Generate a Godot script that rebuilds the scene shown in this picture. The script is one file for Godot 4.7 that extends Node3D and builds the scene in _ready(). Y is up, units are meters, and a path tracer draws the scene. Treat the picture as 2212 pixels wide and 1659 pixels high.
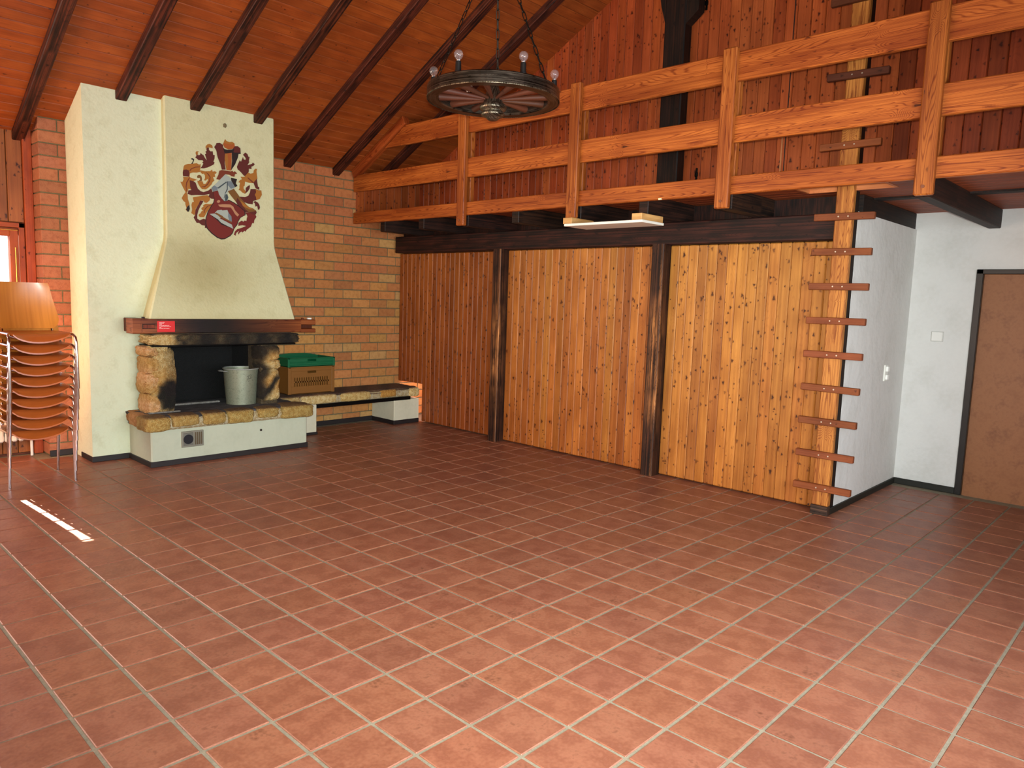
extends Node3D
# A hall with a terracotta floor, a brick wall with a fireplace, a boarded partition and a gallery above it.
# Axes: x runs along the brick wall, z comes out of it into the hall, y is up; metres.

const TILE := 0.26
const BRICK_Z := -3.72        # face of the brick wall
const EAVE_Y := 3.043         # ceiling height where it meets the brick wall
const PITCH := 0.517          # rise of the ceiling per metre of z
const RIDGE_Z := 0.10
const PART_X := 5.10          # face of the boarded partition
const GABLE_X := 5.45         # face of the boarded gable wall over the gallery
const RAIL_X := 4.43          # face of the gallery rails
const DOOR_X := 6.62          # face of the white wall with the door
const SIDE_Z := 1.915         # face of the white side wall
const WINDOW_Z := -3.95       # face of the boarded window wall
const LEFT_X := -3.6
const FRONT_Z := 4.4
const EYE := Vector3(-0.759, 1.5855, 3.935)

var rng := RandomNumberGenerator.new()
var used := {}
var mats := {}
var cam: Camera3D


# ---------------------------------------------------------------- mesh making
class Shape:
	var v := PackedVector3Array()
	var n := PackedVector3Array()
	var uv := PackedVector2Array()
	var c := PackedColorArray()
	var tint := Color.WHITE
	var grain := 1            # axis along which the grain runs
	var off := Vector2.ZERO   # where on the texture this piece is cut from
	var xf := Transform3D.IDENTITY

	func paint(col: Color) -> Shape:
		tint = col.srgb_to_linear()
		return self

	func cut(g: int, o: Vector2) -> Shape:
		grain = g
		off = o
		return self

	func map(p: Vector3, nn: Vector3) -> Vector2:
		var a := nn.abs()
		var drop := 0
		if a.y >= a.x and a.y >= a.z: drop = 1
		elif a.z >= a.x: drop = 2
		if drop == grain:
			return Vector2(p[(grain + 1) % 3], p[(grain + 2) % 3]) + off
		return Vector2(p[3 - drop - grain], p[grain]) + off

	func corner(p: Vector3, nn: Vector3, t: Vector2, col: Color) -> void:
		v.append(xf * p)
		n.append((xf.basis * nn).normalized())
		uv.append(t)
		c.append(col)

	func tri(a: Vector3, b: Vector3, d: Vector3, na: Vector3, nb: Vector3, nd: Vector3, ta: Vector2, tb: Vector2, td: Vector2, ca: Color, cb: Color, cd: Color) -> void:
		if (b - a).cross(d - a).dot(na + nb + nd) > 0.0:
			corner(a, na, ta, ca); corner(d, nd, td, cd); corner(b, nb, tb, cb)
		else:
			corner(a, na, ta, ca); corner(b, nb, tb, cb); corner(d, nd, td, cd)

	# flat convex polygon, turned so that it faces `out`
	func flat(pts: Array, out: Vector3) -> void:
		var nn := Vector3.ZERO
		for i in range(1, pts.size() - 1):
			nn += (pts[i] - pts[0]).cross(pts[i + 1] - pts[0])
		if nn.length() < 1e-12: return
		nn = nn.normalized()
		if nn.dot(out) < 0.0: nn = -nn
		for i in range(1, pts.size() - 1):
			tri(pts[0], pts[i], pts[i + 1], nn, nn, nn, map(pts[0], nn), map(pts[i], nn), map(pts[i + 1], nn), tint, tint, tint)

	func box(lo: Vector3, hi: Vector3, bev := 0.0) -> Shape:
		var mid := (lo + hi) / 2.0
		var h := (hi - lo) / 2.0
		var b := minf(bev, minf(h.x, minf(h.y, h.z)) * 0.9)
		var at := func(sx: int, sy: int, sz: int, full: int) -> Vector3:
			var s := Vector3(sx, sy, sz)
			var q := Vector3.ZERO
			for k in 3: q[k] = s[k] * (h[k] if k == full else h[k] - b)
			return mid + q
		for ax in 3:
			for s in [-1, 1]:
				var pts := []
				for uvw in [[-1, -1], [1, -1], [1, 1], [-1, 1]]:
					var sg := [0, 0, 0]
					sg[ax] = s
					sg[(ax + 1) % 3] = uvw[0]
					sg[(ax + 2) % 3] = uvw[1]
					pts.append(at.call(sg[0], sg[1], sg[2], ax))
				var o := Vector3.ZERO
				o[ax] = s
				flat(pts, o)
		if b <= 0.0: return self
		for ax in 3:              # edges along ax
			var p := (ax + 1) % 3
			var q := (ax + 2) % 3
			for sp in [-1, 1]:
				for sq in [-1, 1]:
					var pts := []
					for e in [[-1, p], [-1, q], [1, q], [1, p]]:
						var sg := [0, 0, 0]
						sg[ax] = e[0]
						sg[p] = sp
						sg[q] = sq
						pts.append(at.call(sg[0], sg[1], sg[2], e[1]))
					var o := Vector3.ZERO
					o[p] = sp
					o[q] = sq
					flat(pts, o)
		for sx in [-1, 1]:
			for sy in [-1, 1]:
				for sz in [-1, 1]:
					flat([at.call(sx, sy, sz, 0), at.call(sx, sy, sz, 1), at.call(sx, sy, sz, 2)], Vector3(sx, sy, sz))
		return self

	# prism: a polygon of (a, b) pairs in the plane across axis ax, from lo to hi along ax
	func prism(poly: PackedVector2Array, ax: int, lo: float, hi: float) -> Shape:
		var p := (ax + 1) % 3
		var q := (ax + 2) % 3
		var put := func(w: Vector2, d: float) -> Vector3:
			var r := Vector3.ZERO
			r[ax] = d
			r[p] = w.x
			r[q] = w.y
			return r
		var idx := Geometry2D.triangulate_polygon(poly)
		var o := Vector3.ZERO
		o[ax] = 1.0
		for i in range(0, idx.size(), 3):
			flat([put.call(poly[idx[i]], hi), put.call(poly[idx[i + 1]], hi), put.call(poly[idx[i + 2]], hi)], o)
			flat([put.call(poly[idx[i]], lo), put.call(poly[idx[i + 1]], lo), put.call(poly[idx[i + 2]], lo)], -o)
		var turn := -1.0 if Geometry2D.is_polygon_clockwise(poly) else 1.0
		for i in poly.size():
			var a := poly[i]
			var b := poly[(i + 1) % poly.size()]
			var e := (b - a)
			var side := Vector3.ZERO
			side[p] = e.y * turn
			side[q] = -e.x * turn
			flat([put.call(a, lo), put.call(b, lo), put.call(b, hi), put.call(a, hi)], side)
		return self

	# grid of points (rows of equal length), smooth
	func grid(rows: Array, wrap := false, cols: Array = [], inward := false) -> Shape:
		var nr := rows.size()
		var nc: int = rows[0].size()
		var nn := []
		for i in nr:
			var line := []
			for j in nc:
				var i0 := maxi(i - 1, 0)
				var i1 := mini(i + 1, nr - 1)
				var j0 := (j - 1 + nc) % nc if wrap else maxi(j - 1, 0)
				var j1 := (j + 1) % nc if wrap else mini(j + 1, nc - 1)
				var q: Vector3 = (rows[i1][j] - rows[i0][j]).cross(rows[i][j1] - rows[i][j0])
				line.append(q.normalized() if q.length() > 1e-12 else Vector3.UP)
			nn.append(line)
		for i in nr - 1:
			for j in (nc if wrap else nc - 1):
				var k := (j + 1) % nc
				var ids := [[i, j], [i + 1, j], [i + 1, k], [i, k]]
				var P := []
				var N := []
				var T := []
				var C := []
				for e in ids:
					P.append(rows[e[0]][e[1]])
					N.append(-nn[e[0]][e[1]] if inward else nn[e[0]][e[1]])
					T.append(map(rows[e[0]][e[1]], nn[i][j]))
					C.append(cols[e[0]][e[1]] if cols.size() else tint)
				for w in [[0, 1, 2], [0, 2, 3]]:
					var a: int = w[0]
					var b: int = w[1]
					var d: int = w[2]
					if (P[b] - P[a]).cross(P[d] - P[a]).length() < 1e-14: continue
					tri(P[a], P[b], P[d], N[a], N[b], N[d], T[a], T[b], T[d], C[a], C[b], C[d])
		return self

	# tube along a path
	func tube(path: Array, r: float, sides := 10, taper: Array = []) -> Shape:
		var rows := []
		var up := Vector3.UP
		for i in path.size():
			var d: Vector3 = (path[mini(i + 1, path.size() - 1)] - path[maxi(i - 1, 0)]).normalized()
			if absf(d.dot(up)) > 0.95: up = Vector3.RIGHT if absf(d.x) < 0.9 else Vector3.BACK
			var s := d.cross(up).normalized()
			up = s.cross(d).normalized()
			var line := []
			for k in sides:
				var a := TAU * k / sides
				line.append(path[i] + (s * cos(a) + up * sin(a)) * r * (taper[i] if taper.size() else 1.0))
			rows.append(line)
		grid(rows, true)
		flat(rows[0], path[0] - path[1])
		flat(rows[-1], path[-1] - path[-2])
		return self

	# turned about a vertical axis: profile of (radius, height) from bottom to top
	func lathe(at: Vector3, profile: Array, sides := 24) -> Shape:
		var rows := []
		for q in profile:
			var line := []
			for k in sides:
				var a := -TAU * k / sides
				line.append(at + Vector3(cos(a) * q[0], q[1], sin(a) * q[0]))
			rows.append(line)
		grid(rows, true)
		return self

	# rough stone: a rounded box, wrinkled
	func rock(at: Vector3, size: Vector3, seed_: int, rough := 0.05, power := 5.0, res := 7, col = null) -> Shape:
		var nz := FastNoiseLite.new()
		nz.seed = seed_
		nz.frequency = 1.0
		nz.fractal_octaves = 3
		var place := func(d: Vector3) -> Vector3:
			var a := d.abs()
			var l := pow(pow(a.x, power) + pow(a.y, power) + pow(a.z, power), 1.0 / power)
			var q := d / l
			q *= 1.0 + rough * 2.0 * nz.get_noise_3dv(q * 1.6 + Vector3.ONE * 3.0) + rough * nz.get_noise_3dv(q * 4.5)
			return at + q * size / 2.0
		for ax in 3:
			for s in [-1, 1]:
				var rows := []
				var cols := []
				for i in res + 1:
					var line := []
					var cl := []
					for j in res + 1:
						var d := Vector3.ZERO
						d[ax] = s
						d[(ax + 1) % 3] = -1.0 + 2.0 * i / res
						d[(ax + 2) % 3] = (-1.0 + 2.0 * j / res) * s
						var w: Vector3 = place.call(d)
						line.append(w)
						cl.append(col.call(w) if col != null else tint)
					rows.append(line)
					cols.append(cl)
				grid(rows, false, cols)
		return self

	func mesh(origin := Vector3.ZERO) -> ArrayMesh:
		var a := []
		a.resize(Mesh.ARRAY_MAX)
		var w := v.duplicate()
		if origin != Vector3.ZERO:
			for i in w.size(): w[i] -= origin
		a[Mesh.ARRAY_VERTEX] = w
		a[Mesh.ARRAY_NORMAL] = n
		a[Mesh.ARRAY_TEX_UV] = uv
		a[Mesh.ARRAY_COLOR] = c
		var m := ArrayMesh.new()
		m.add_surface_from_arrays(Mesh.PRIMITIVE_TRIANGLES, a)
		return m


# ---------------------------------------------------------------- naming and placing
func numbered(called: String) -> String:
	if not used.has(called):
		used[called] = 0
		return called
	used[called] += 1
	return "%s_%03d" % [called, used[called]]


func tag(o: Node3D, label: String, category := "", group := "", kind := "") -> Node3D:
	if label: o.set_meta("label", label)
	if category: o.set_meta("category", category)
	if group: o.set_meta("group", group)
	if kind: o.set_meta("kind", kind)
	return o


func thing(called: String, at: Vector3, label: String, category: String, group := "") -> Node3D:
	var o := Node3D.new()
	o.name = numbered(called)
	add_child(o)
	o.position = at
	tag(o, label, category, group)
	return o


# commits a shape drawn in the hall's axes as one named mesh under `parent`
func put(called: String, s: Shape, mat: String, parent: Node3D = null) -> MeshInstance3D:
	var o := MeshInstance3D.new()
	var origin := Vector3.ZERO
	if parent:
		o.name = called
		parent.add_child(o, true)
		origin = parent.global_position
	else:
		o.name = numbered(called)
		add_child(o, true)
	o.mesh = s.mesh(origin)
	o.material_override = null
	(o.mesh as ArrayMesh).surface_set_material(0, mats[mat])
	return o


# one more instance of a shared mesh
func again(called: String, m: Mesh, at: Vector3, parent: Node3D) -> MeshInstance3D:
	var o := MeshInstance3D.new()
	o.name = called
	o.mesh = m
	o.position = at
	parent.add_child(o, true)
	return o


func struct(called: String, s: Shape, mat: String, label: String) -> MeshInstance3D:
	var o := put(called, s, mat)
	tag(o, label, "", "", "structure")
	return o


func sh() -> Shape:
	return Shape.new()


func P(x: float, y: float, z: float) -> Vector3:
	return Vector3(x, y, z)


func ceil_y(z: float) -> float:
	return EAVE_Y + PITCH * (RIDGE_Z - BRICK_Z) - PITCH * absf(z - RIDGE_Z)


func vary(col: Color, amount: float) -> Color:
	var k := rng.randf_range(1.0 - amount, 1.0 + amount)
	return Color(col.r * k, col.g * k * rng.randf_range(1.0 - amount * 0.25, 1.0 + amount * 0.25), col.b * k * rng.randf_range(1.0 - amount * 0.5, 1.0 + amount * 0.5))


func bit() -> Vector2:
	return Vector2(rng.randf() * 7.0, rng.randf() * 7.0)


# ---------------------------------------------------------------- materials
func noise_bytes(w: int, h: int, freq: float, seed_: int, octaves := 3, gain := 0.5) -> Image:
	var f := FastNoiseLite.new()
	f.noise_type = FastNoiseLite.TYPE_SIMPLEX_SMOOTH
	f.seed = seed_
	f.frequency = freq
	f.fractal_octaves = octaves
	f.fractal_gain = gain
	return f.get_seamless_image(w, h)


func stretched(w: int, h: int, cols: int, rows: int, freq: float, seed_: int, octaves := 3) -> PackedByteArray:
	var im := noise_bytes(cols, rows, freq, seed_, octaves)
	im.resize(w, h, Image.INTERPOLATE_CUBIC)
	im.convert(Image.FORMAT_L8)
	return im.get_data()


func to_image(w: int, h: int, data: PackedByteArray) -> Image:
	return Image.create_from_data(w, h, false, Image.FORMAT_RGB8, data)


func to_texture(im: Image) -> ImageTexture:
	im.generate_mipmaps()
	return ImageTexture.create_from_image(im)


# softwood seen on the flat: streaks along v, knots; values near white, to be tinted board by board
func wood_texture(w: int, h: int, seed_: int, knots: int, knot_size: float, streak: float, flame: float, base: Color, late: Color) -> ImageTexture:
	var a := stretched(w, h, w, maxi(h / 64, 8), 0.045, seed_, 3)
	var b := stretched(w, h, w / 2, maxi(h / 16, 8), 0.012, seed_ + 1, 2)
	var d := stretched(w, h, w / 8, h / 16, 0.03, seed_ + 2, 3)
	var data := PackedByteArray()
	data.resize(w * h * 3)
	var lut := PackedByteArray()
	lut.resize(256 * 3)
	for i in 256:
		var q := base.lerp(late, i / 255.0)
		lut[i * 3] = int(q.r * 255.0)
		lut[i * 3 + 1] = int(q.g * 255.0)
		lut[i * 3 + 2] = int(q.b * 255.0)
	var ring := PackedFloat32Array()
	ring.resize(256)
	for i in 256:
		var s := sin(i * 0.42)
		ring[i] = maxf(s, 0.0) * maxf(s, 0.0)
	for i in w * h:
		var k := (a[i] - 128) * streak + (d[i] - 128) * 0.55 + 96.0 + ring[b[i]] * flame
		var t := clampi(int(k), 0, 255) * 3
		var o := i * 3
		data[o] = lut[t]
		data[o + 1] = lut[t + 1]
		data[o + 2] = lut[t + 2]
	var r := RandomNumberGenerator.new()
	r.seed = seed_
	for n in knots:
		var cx := r.randi_range(0, w - 1)
		var cy := r.randi_range(0, h - 1)
		var rx := pow(r.randf_range(0.45, 1.0), 1.6) * knot_size
		var ry := rx * r.randf_range(0.7, 1.9)
		var deep := r.randf_range(0.35, 0.88)
		var m := int(ry * 2.6)
		for y in range(-m, m + 1):
			for x in range(-int(rx * 2.2), int(rx * 2.2) + 1):
				var e := sqrt((x / rx) * (x / rx) + (y / ry) * (y / ry)) * (1.0 + 0.22 * sin(atan2(y, x) * 3.0 + n))
				var f := 0.0
				if e < 1.0: f = deep * (0.75 + 0.25 * e)
				elif e < 2.1: f = deep * 0.42 * (1.0 - (e - 1.0) / 1.1)
				if f <= 0.0: continue
				var o := (((cy + y + h) % h) * w + (cx + x + w) % w) * 3
				data[o] = int(data[o] * (1.0 - f * 0.82))
				data[o + 1] = int(data[o + 1] * (1.0 - f * 0.93))
				data[o + 2] = int(data[o + 2] * (1.0 - f * 0.97))
	return to_texture(to_image(w, h, data))


# blotched ground: two or three noises between colours
func mottled(w: int, seed_: int, cols: Array, f1: float, f2: float, speck: float) -> ImageTexture:
	var a := noise_bytes(w, w, f1, seed_, 4)
	var b := noise_bytes(w, w, f2, seed_ + 1, 3)
	a.convert(Image.FORMAT_L8)
	b.convert(Image.FORMAT_L8)
	var pa := a.get_data()
	var pb := b.get_data()
	var data := PackedByteArray()
	data.resize(w * w * 3)
	var lut := PackedByteArray()
	lut.resize(256 * 3)
	for i in 256:
		var t := i / 255.0 * (cols.size() - 1)
		var k := mini(int(t), cols.size() - 2)
		var q: Color = (cols[k] as Color).lerp(cols[k + 1], t - k)
		lut[i * 3] = int(q.r * 255.0)
		lut[i * 3 + 1] = int(q.g * 255.0)
		lut[i * 3 + 2] = int(q.b * 255.0)
	for i in w * w:
		var t := clampi(int(pa[i] * (1.0 - speck) + pb[i] * speck), 0, 255) * 3
		var o := i * 3
		data[o] = lut[t]
		data[o + 1] = lut[t + 1]
		data[o + 2] = lut[t + 2]
	return to_texture(to_image(w, w, data))


func bump(w: int, freq: float, seed_: int, octaves := 4) -> ImageTexture:
	var im := noise_bytes(w, w, freq, seed_, octaves, 0.55)
	im.convert(Image.FORMAT_L8)
	return to_texture(im)


func mat(called: String, col: Color, rough: float, tex: Texture2D = null, per_metre := 1.0, vertex := false) -> StandardMaterial3D:
	var m := StandardMaterial3D.new()
	m.resource_name = called
	m.albedo_color = col
	m.roughness = rough
	m.vertex_color_use_as_albedo = vertex
	if tex:
		m.albedo_texture = tex
		m.uv1_scale = Vector3(per_metre, per_metre, 1)
	mats[called] = m
	return m


func relief(m: StandardMaterial3D, tex: Texture2D, cm: float) -> void:
	m.heightmap_enabled = true
	m.heightmap_texture = tex
	m.heightmap_scale = cm


func make_materials() -> void:
	var W := Color.WHITE
	var pine := wood_texture(1024, 2048, 11, 420, 6.8, 0.50, 30.0, Color(1.0, 0.98, 0.94), Color(0.68, 0.58, 0.46))
	var plain := wood_texture(1024, 1024, 23, 26, 6.5, 0.38, 24.0, Color(1.0, 0.98, 0.95), Color(0.68, 0.58, 0.48))
	var larch := wood_texture(1024, 1024, 37, 7, 9.0, 0.5, 120.0, Color(1.0, 0.98, 0.94), Color(0.56, 0.40, 0.30))
	var tar := wood_texture(512, 1024, 51, 16, 9.0, 1.1, 60.0, Color(1.0, 0.93, 0.85), Color(0.22, 0.18, 0.15))
	var fine := bump(512, 0.09, 5)
	var coarse := bump(512, 0.03, 9)
	for e in [["pine", pine, Vector3(0.8, 0.4, 1), 0.5], ["plain_wood", plain, Vector3(1, 1, 1), 0.55], ["larch", larch, Vector3(1.3, 0.45, 1), 0.5], ["dark_wood", tar, Vector3(2.2, 1.1, 1), 0.62]]:
		var m := mat(e[0], W, e[3], e[1], 1.0, true)
		m.uv1_scale = e[2]
		m.metallic_specular = 0.4
	var t := mat("terracotta", W, 0.42, mottled(1024, 61, [Color(0.70, 0.66, 0.62), Color(0.98, 0.96, 0.92), Color(0.86, 0.80, 0.76), Color(1, 1, 1)], 0.006, 0.05, 0.35), 0.9, true)
	relief(t, coarse, 0.12)
	t.metallic_specular = 0.42
	mat("grout", Color(0.585, 0.545, 0.455), 0.9, mottled(512, 71, [Color(0.75, 0.74, 0.72), W], 0.02, 0.1, 0.5), 1.7)
	t = mat("brick_clay", W, 0.85, mottled(1024, 81, [Color(0.80, 0.74, 0.70), Color(0.96, 0.95, 0.93), W], 0.012, 0.08, 0.4), 1.3, true)
	relief(t, fine, 0.25)
	t = mat("mortar", Color(0.50, 0.46, 0.33), 0.95, mottled(512, 91, [Color(0.72, 0.72, 0.70), W], 0.02, 0.1, 0.5), 1.7)
	relief(t, fine, 0.4)
	t = mat("plaster", W, 0.9, mottled(1024, 101, [Color(0.93, 0.92, 0.89), W, Color(0.97, 0.96, 0.94)], 0.008, 0.06, 0.3), 0.6, true)
	relief(t, fine, 0.2)
	t = mat("whitewash", W, 0.85, mottled(1024, 111, [Color(0.93, 0.93, 0.92), Color(0.98, 0.98, 0.98), W], 0.005, 0.04, 0.3), 0.5, true)
	relief(t, coarse, 0.3)
	t = mat("stone", W, 0.9, mottled(1024, 121, [Color(0.50, 0.42, 0.30), Color(0.95, 0.90, 0.80), Color(0.78, 0.66, 0.46), W], 0.012, 0.05, 0.45), 1.6, true)
	relief(t, fine, 0.9)
	t = mat("soot", W, 0.95, mottled(512, 131, [Color(0.55, 0.54, 0.53), W], 0.02, 0.08, 0.5), 1.5, true)
	relief(t, fine, 0.6)
	mat("paint", W, 0.75, null, 1.0, true)
	mat("matt", W, 0.6, null, 1.0, true)
	mat("plastic", W, 0.45, null, 1.0, true)
	t = mat("veneer", W, 0.42, plain, 1.0, true)
	t.uv1_scale = Vector3(1.4, 0.8, 1)
	t = mat("door_veneer", W, 0.5, mottled(1024, 141, [Color(0.80, 0.74, 0.70), W, Color(0.90, 0.86, 0.82)], 0.006, 0.04, 0.35), 0.7, true)
	t = mat("ply", W, 0.34, wood_texture(512, 512, 77, 0, 4.0, 0.35, 14.0, Color(1.0, 0.98, 0.95), Color(0.72, 0.62, 0.52)), 1.0, true)
	t.uv1_scale = Vector3(1.2, 0.6, 1)
	t.clearcoat_enabled = true
	t.clearcoat = 0.4
	t.clearcoat_roughness = 0.2
	t = mat("chrome", Color(0.86, 0.86, 0.88), 0.12)
	t.metallic = 1.0
	t = mat("brass", Color(0.75, 0.58, 0.28), 0.3)
	t.metallic = 1.0
	t = mat("galvanised", W, 0.5, mottled(512, 151, [Color(0.70, 0.71, 0.68), W, Color(0.82, 0.82, 0.78)], 0.02, 0.06, 0.4), 2.5, true)
	t.metallic = 0.35
	t = mat("dull_metal", W, 0.45, null, 1.0, true)
	t.metallic = 0.8
	t = mat("silvered_black", W, 0.33, tar, 1.0, true)
	t.uv1_scale = Vector3(6, 2.0, 1)
	t.metallic = 0.9
	t = mat("pane", Color(0.95, 0.97, 0.97, 0.06), 0.02)
	t.transparency = BaseMaterial3D.TRANSPARENCY_ALPHA
	t = mat("bulb_glass", Color(0.96, 0.95, 0.97, 0.05), 0.01)
	t.transparency = BaseMaterial3D.TRANSPARENCY_ALPHA
	mat("enamel", W, 0.3, null, 1.0, true)


# ---------------------------------------------------------------- the scene
func _ready() -> void:
	rng.seed = 20240
	cam = Camera3D.new()
	cam.name = "camera"
	cam.fov = rad_to_deg(2.0 * atan(829.5 / 1586.2977))
	cam.near = 0.05
	cam.far = 200.0
	cam.transform = Transform3D(Basis(Vector3.UP, -0.8133187) * Basis(Vector3.RIGHT, -0.1146999) * Basis(Vector3.BACK, 0.0337942), EYE)
	add_child(cam)
	var world := WorldEnvironment.new()
	world.name = "surroundings"
	var e := Environment.new()
	var sky := Sky.new()
	var air := ProceduralSkyMaterial.new()
	air.sky_top_color = Color(0.55, 0.70, 0.95)
	air.sky_horizon_color = Color(0.92, 0.95, 1.0)
	air.ground_bottom_color = Color(0.42, 0.44, 0.38)
	air.ground_horizon_color = Color(0.72, 0.74, 0.70)
	air.sun_angle_max = 1.0
	air.energy_multiplier = 3.0
	sky.sky_material = air
	e.sky = sky
	e.background_mode = Environment.BG_SKY
	e.tonemap_mode = Environment.TONE_MAPPER_LINEAR
	e.tonemap_exposure = 1.0
	e.sdfgi_enabled = true
	e.ssao_enabled = true
	e.ssil_enabled = true
	world.environment = e
	add_child(world)
	var sun := DirectionalLight3D.new()      # low sun through the back window
	sun.name = "sun"
	sun.light_energy = 26.0
	sun.light_color = Color(1.0, 0.95, 0.86)
	sun.light_angular_distance = 0.5
	sun.shadow_enabled = true
	sun.sky_mode = DirectionalLight3D.SKY_MODE_LIGHT_ONLY
	add_child(sun)
	sun.look_at_from_position(Vector3.ZERO, Vector3(0.063, -0.664, 1.0))
	# the flash that was fired from just above the lens
	var flash := SpotLight3D.new()
	flash.name = "camera_flash"
	flash.light_energy = 30.0
	flash.light_color = Color(0.97, 1.0, 0.97)
	flash.light_size = 0.03
	flash.spot_angle = 46.0
	flash.spot_angle_attenuation = 1.0
	flash.spot_range = 30.0
	flash.spot_attenuation = 2.0
	flash.shadow_enabled = true
	flash.transform = cam.transform * Transform3D(Basis.IDENTITY, Vector3(0.0, 0.075, -0.02))
	add_child(flash)
	# daylight in the hall windows that are out of the picture
	daylight("daylight_front", P(1.2, 1.55, FRONT_Z - 0.03), P(0, 0, -1), Vector2(4.0, 1.5), 25.0, Color(0.95, 0.98, 1.0))
	daylight("daylight_left", P(LEFT_X + 0.03, 1.55, -1.6), P(1, 0, 0), Vector2(3.6, 1.5), 20.0, Color(1.0, 0.82, 0.69))
	daylight("daylight_back", P(-1.55, 1.52, WINDOW_Z + 0.03), P(0, 0, 1), Vector2(2.6, 1.0), 14.0, Color(1.0, 0.95, 0.88))
	daylight("added_store_light", P(DOOR_X - 0.03, 1.45, -2.4), P(-1, 0, 0), Vector2(0.9, 1.0), 16.0, Color(1.0, 0.76, 0.70))  # added reddish light behind the partition, for the glow in the bench notch
	make_materials()
	build_floor()
	build_ceiling()
	build_back_wall()
	build_window_wall()
	build_partition()
	build_gable()
	build_white_walls()
	build_outer_walls()
	build_gallery()
	build_ladder()
	build_fireplace()
	build_bench()
	build_crates()
	build_bucket()
	build_chandelier()
	build_chairs()
	build_small_things()


func daylight(called: String, at: Vector3, towards: Vector3, size: Vector2, energy: float, col: Color) -> void:
	var l := AreaLight3D.new()
	l.name = called
	l.area_size = size
	l.light_energy = energy
	l.light_color = col
	l.area_range = 30.0
	l.shadow_enabled = true
	add_child(l)
	l.look_at_from_position(at, at + towards, Vector3.UP)


# ---------------------------------------------------------------- floor
func build_floor() -> void:
	var floor_ := struct("floor", sh().paint(Color.WHITE).cut(2, Vector2.ZERO).box(P(LEFT_X, -0.15, -4.1), P(6.75, -0.0045, FRONT_Z)), "grout", "terracotta tiled floor with pale grout joints")
	var clay := [Color(0.575, 0.38, 0.305), Color(0.565, 0.37, 0.295), Color(0.59, 0.39, 0.31), Color(0.575, 0.375, 0.295), Color(0.555, 0.365, 0.295), Color(0.585, 0.385, 0.30)]
	var shapes := []
	for k in 18:
		var s := sh().paint(vary(clay[k % 6], 0.015)).cut(2, bit())
		var h := TILE / 2.0 - 0.0068
		s.box(P(-h, -0.03, -h), P(h, 0.0, h), 0.003)
		var m := s.mesh()
		m.surface_set_material(0, mats["terracotta"])
		shapes.append([m, s])
	# tiles that the camera can see, the largest in the picture first
	var inv := cam.transform.affine_inverse()
	var seen := []
	var rest := []
	for i in range(-14, 26):
		for j in range(-16, 17):
			var c := P((i + 0.5) * TILE, 0, (j + 0.5) * TILE)
			if c.x > DOOR_X - 0.02 or c.z > FRONT_Z - 0.1 or c.x < LEFT_X + 0.1 or c.z < (-3.95 if c.x < 1.1 else -3.72): continue
			if c.x > PART_X + 0.05 and c.z < 1.78: continue
			var q := inv * c
			var u := 1586.3 * q.x / -q.z
			var w := 1586.3 * q.y / -q.z
			if q.z < -0.3 and absf(u) < 1220.0 and absf(w) < 950.0:
				seen.append([q.length() + rng.randf() * 0.001, c])
			else:
				rest.append(c)
	seen.sort_custom(func(a, b): return a[0] < b[0])
	var far := sh()
	for k in seen.size() + rest.size():
		var c: Vector3 = seen[k][1] if k < seen.size() else rest[k - seen.size()]
		c.y = rng.randf_range(-0.0008, 0.0008)
		var pick = shapes[rng.randi() % shapes.size()]
		var turn := rng.randi() % 4
		var b := Basis(Vector3.UP, turn * PI / 2) * Basis(Vector3.RIGHT, rng.randf_range(-0.002, 0.002))
		if k < 300:
			var o := again("tile", pick[0], c, floor_)
			o.basis = b
		else:
			var s: Shape = pick[1]
			for i in s.v.size():
				far.v.append(b * s.v[i] + c)
				far.n.append(b * s.n[i])
				far.uv.append(s.uv[i])
				far.c.append(s.c[i])
	var more := put("tiles", far, "terracotta", floor_)
	more.set_meta("kind", "stuff")


# ---------------------------------------------------------------- ceiling
func slope(s: Shape, front: bool) -> Transform3D:
	# local axes: x along the eaves, z up the slope, y out of the roof (negative is into the hall)
	var a := atan(PITCH)
	if front: return Transform3D(Basis(Vector3.RIGHT, a), P(0, ceil_y(FRONT_Z), FRONT_Z))
	return Transform3D(Basis(Vector3.RIGHT, -a), P(0, ceil_y(-4.1), -4.1))


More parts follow.
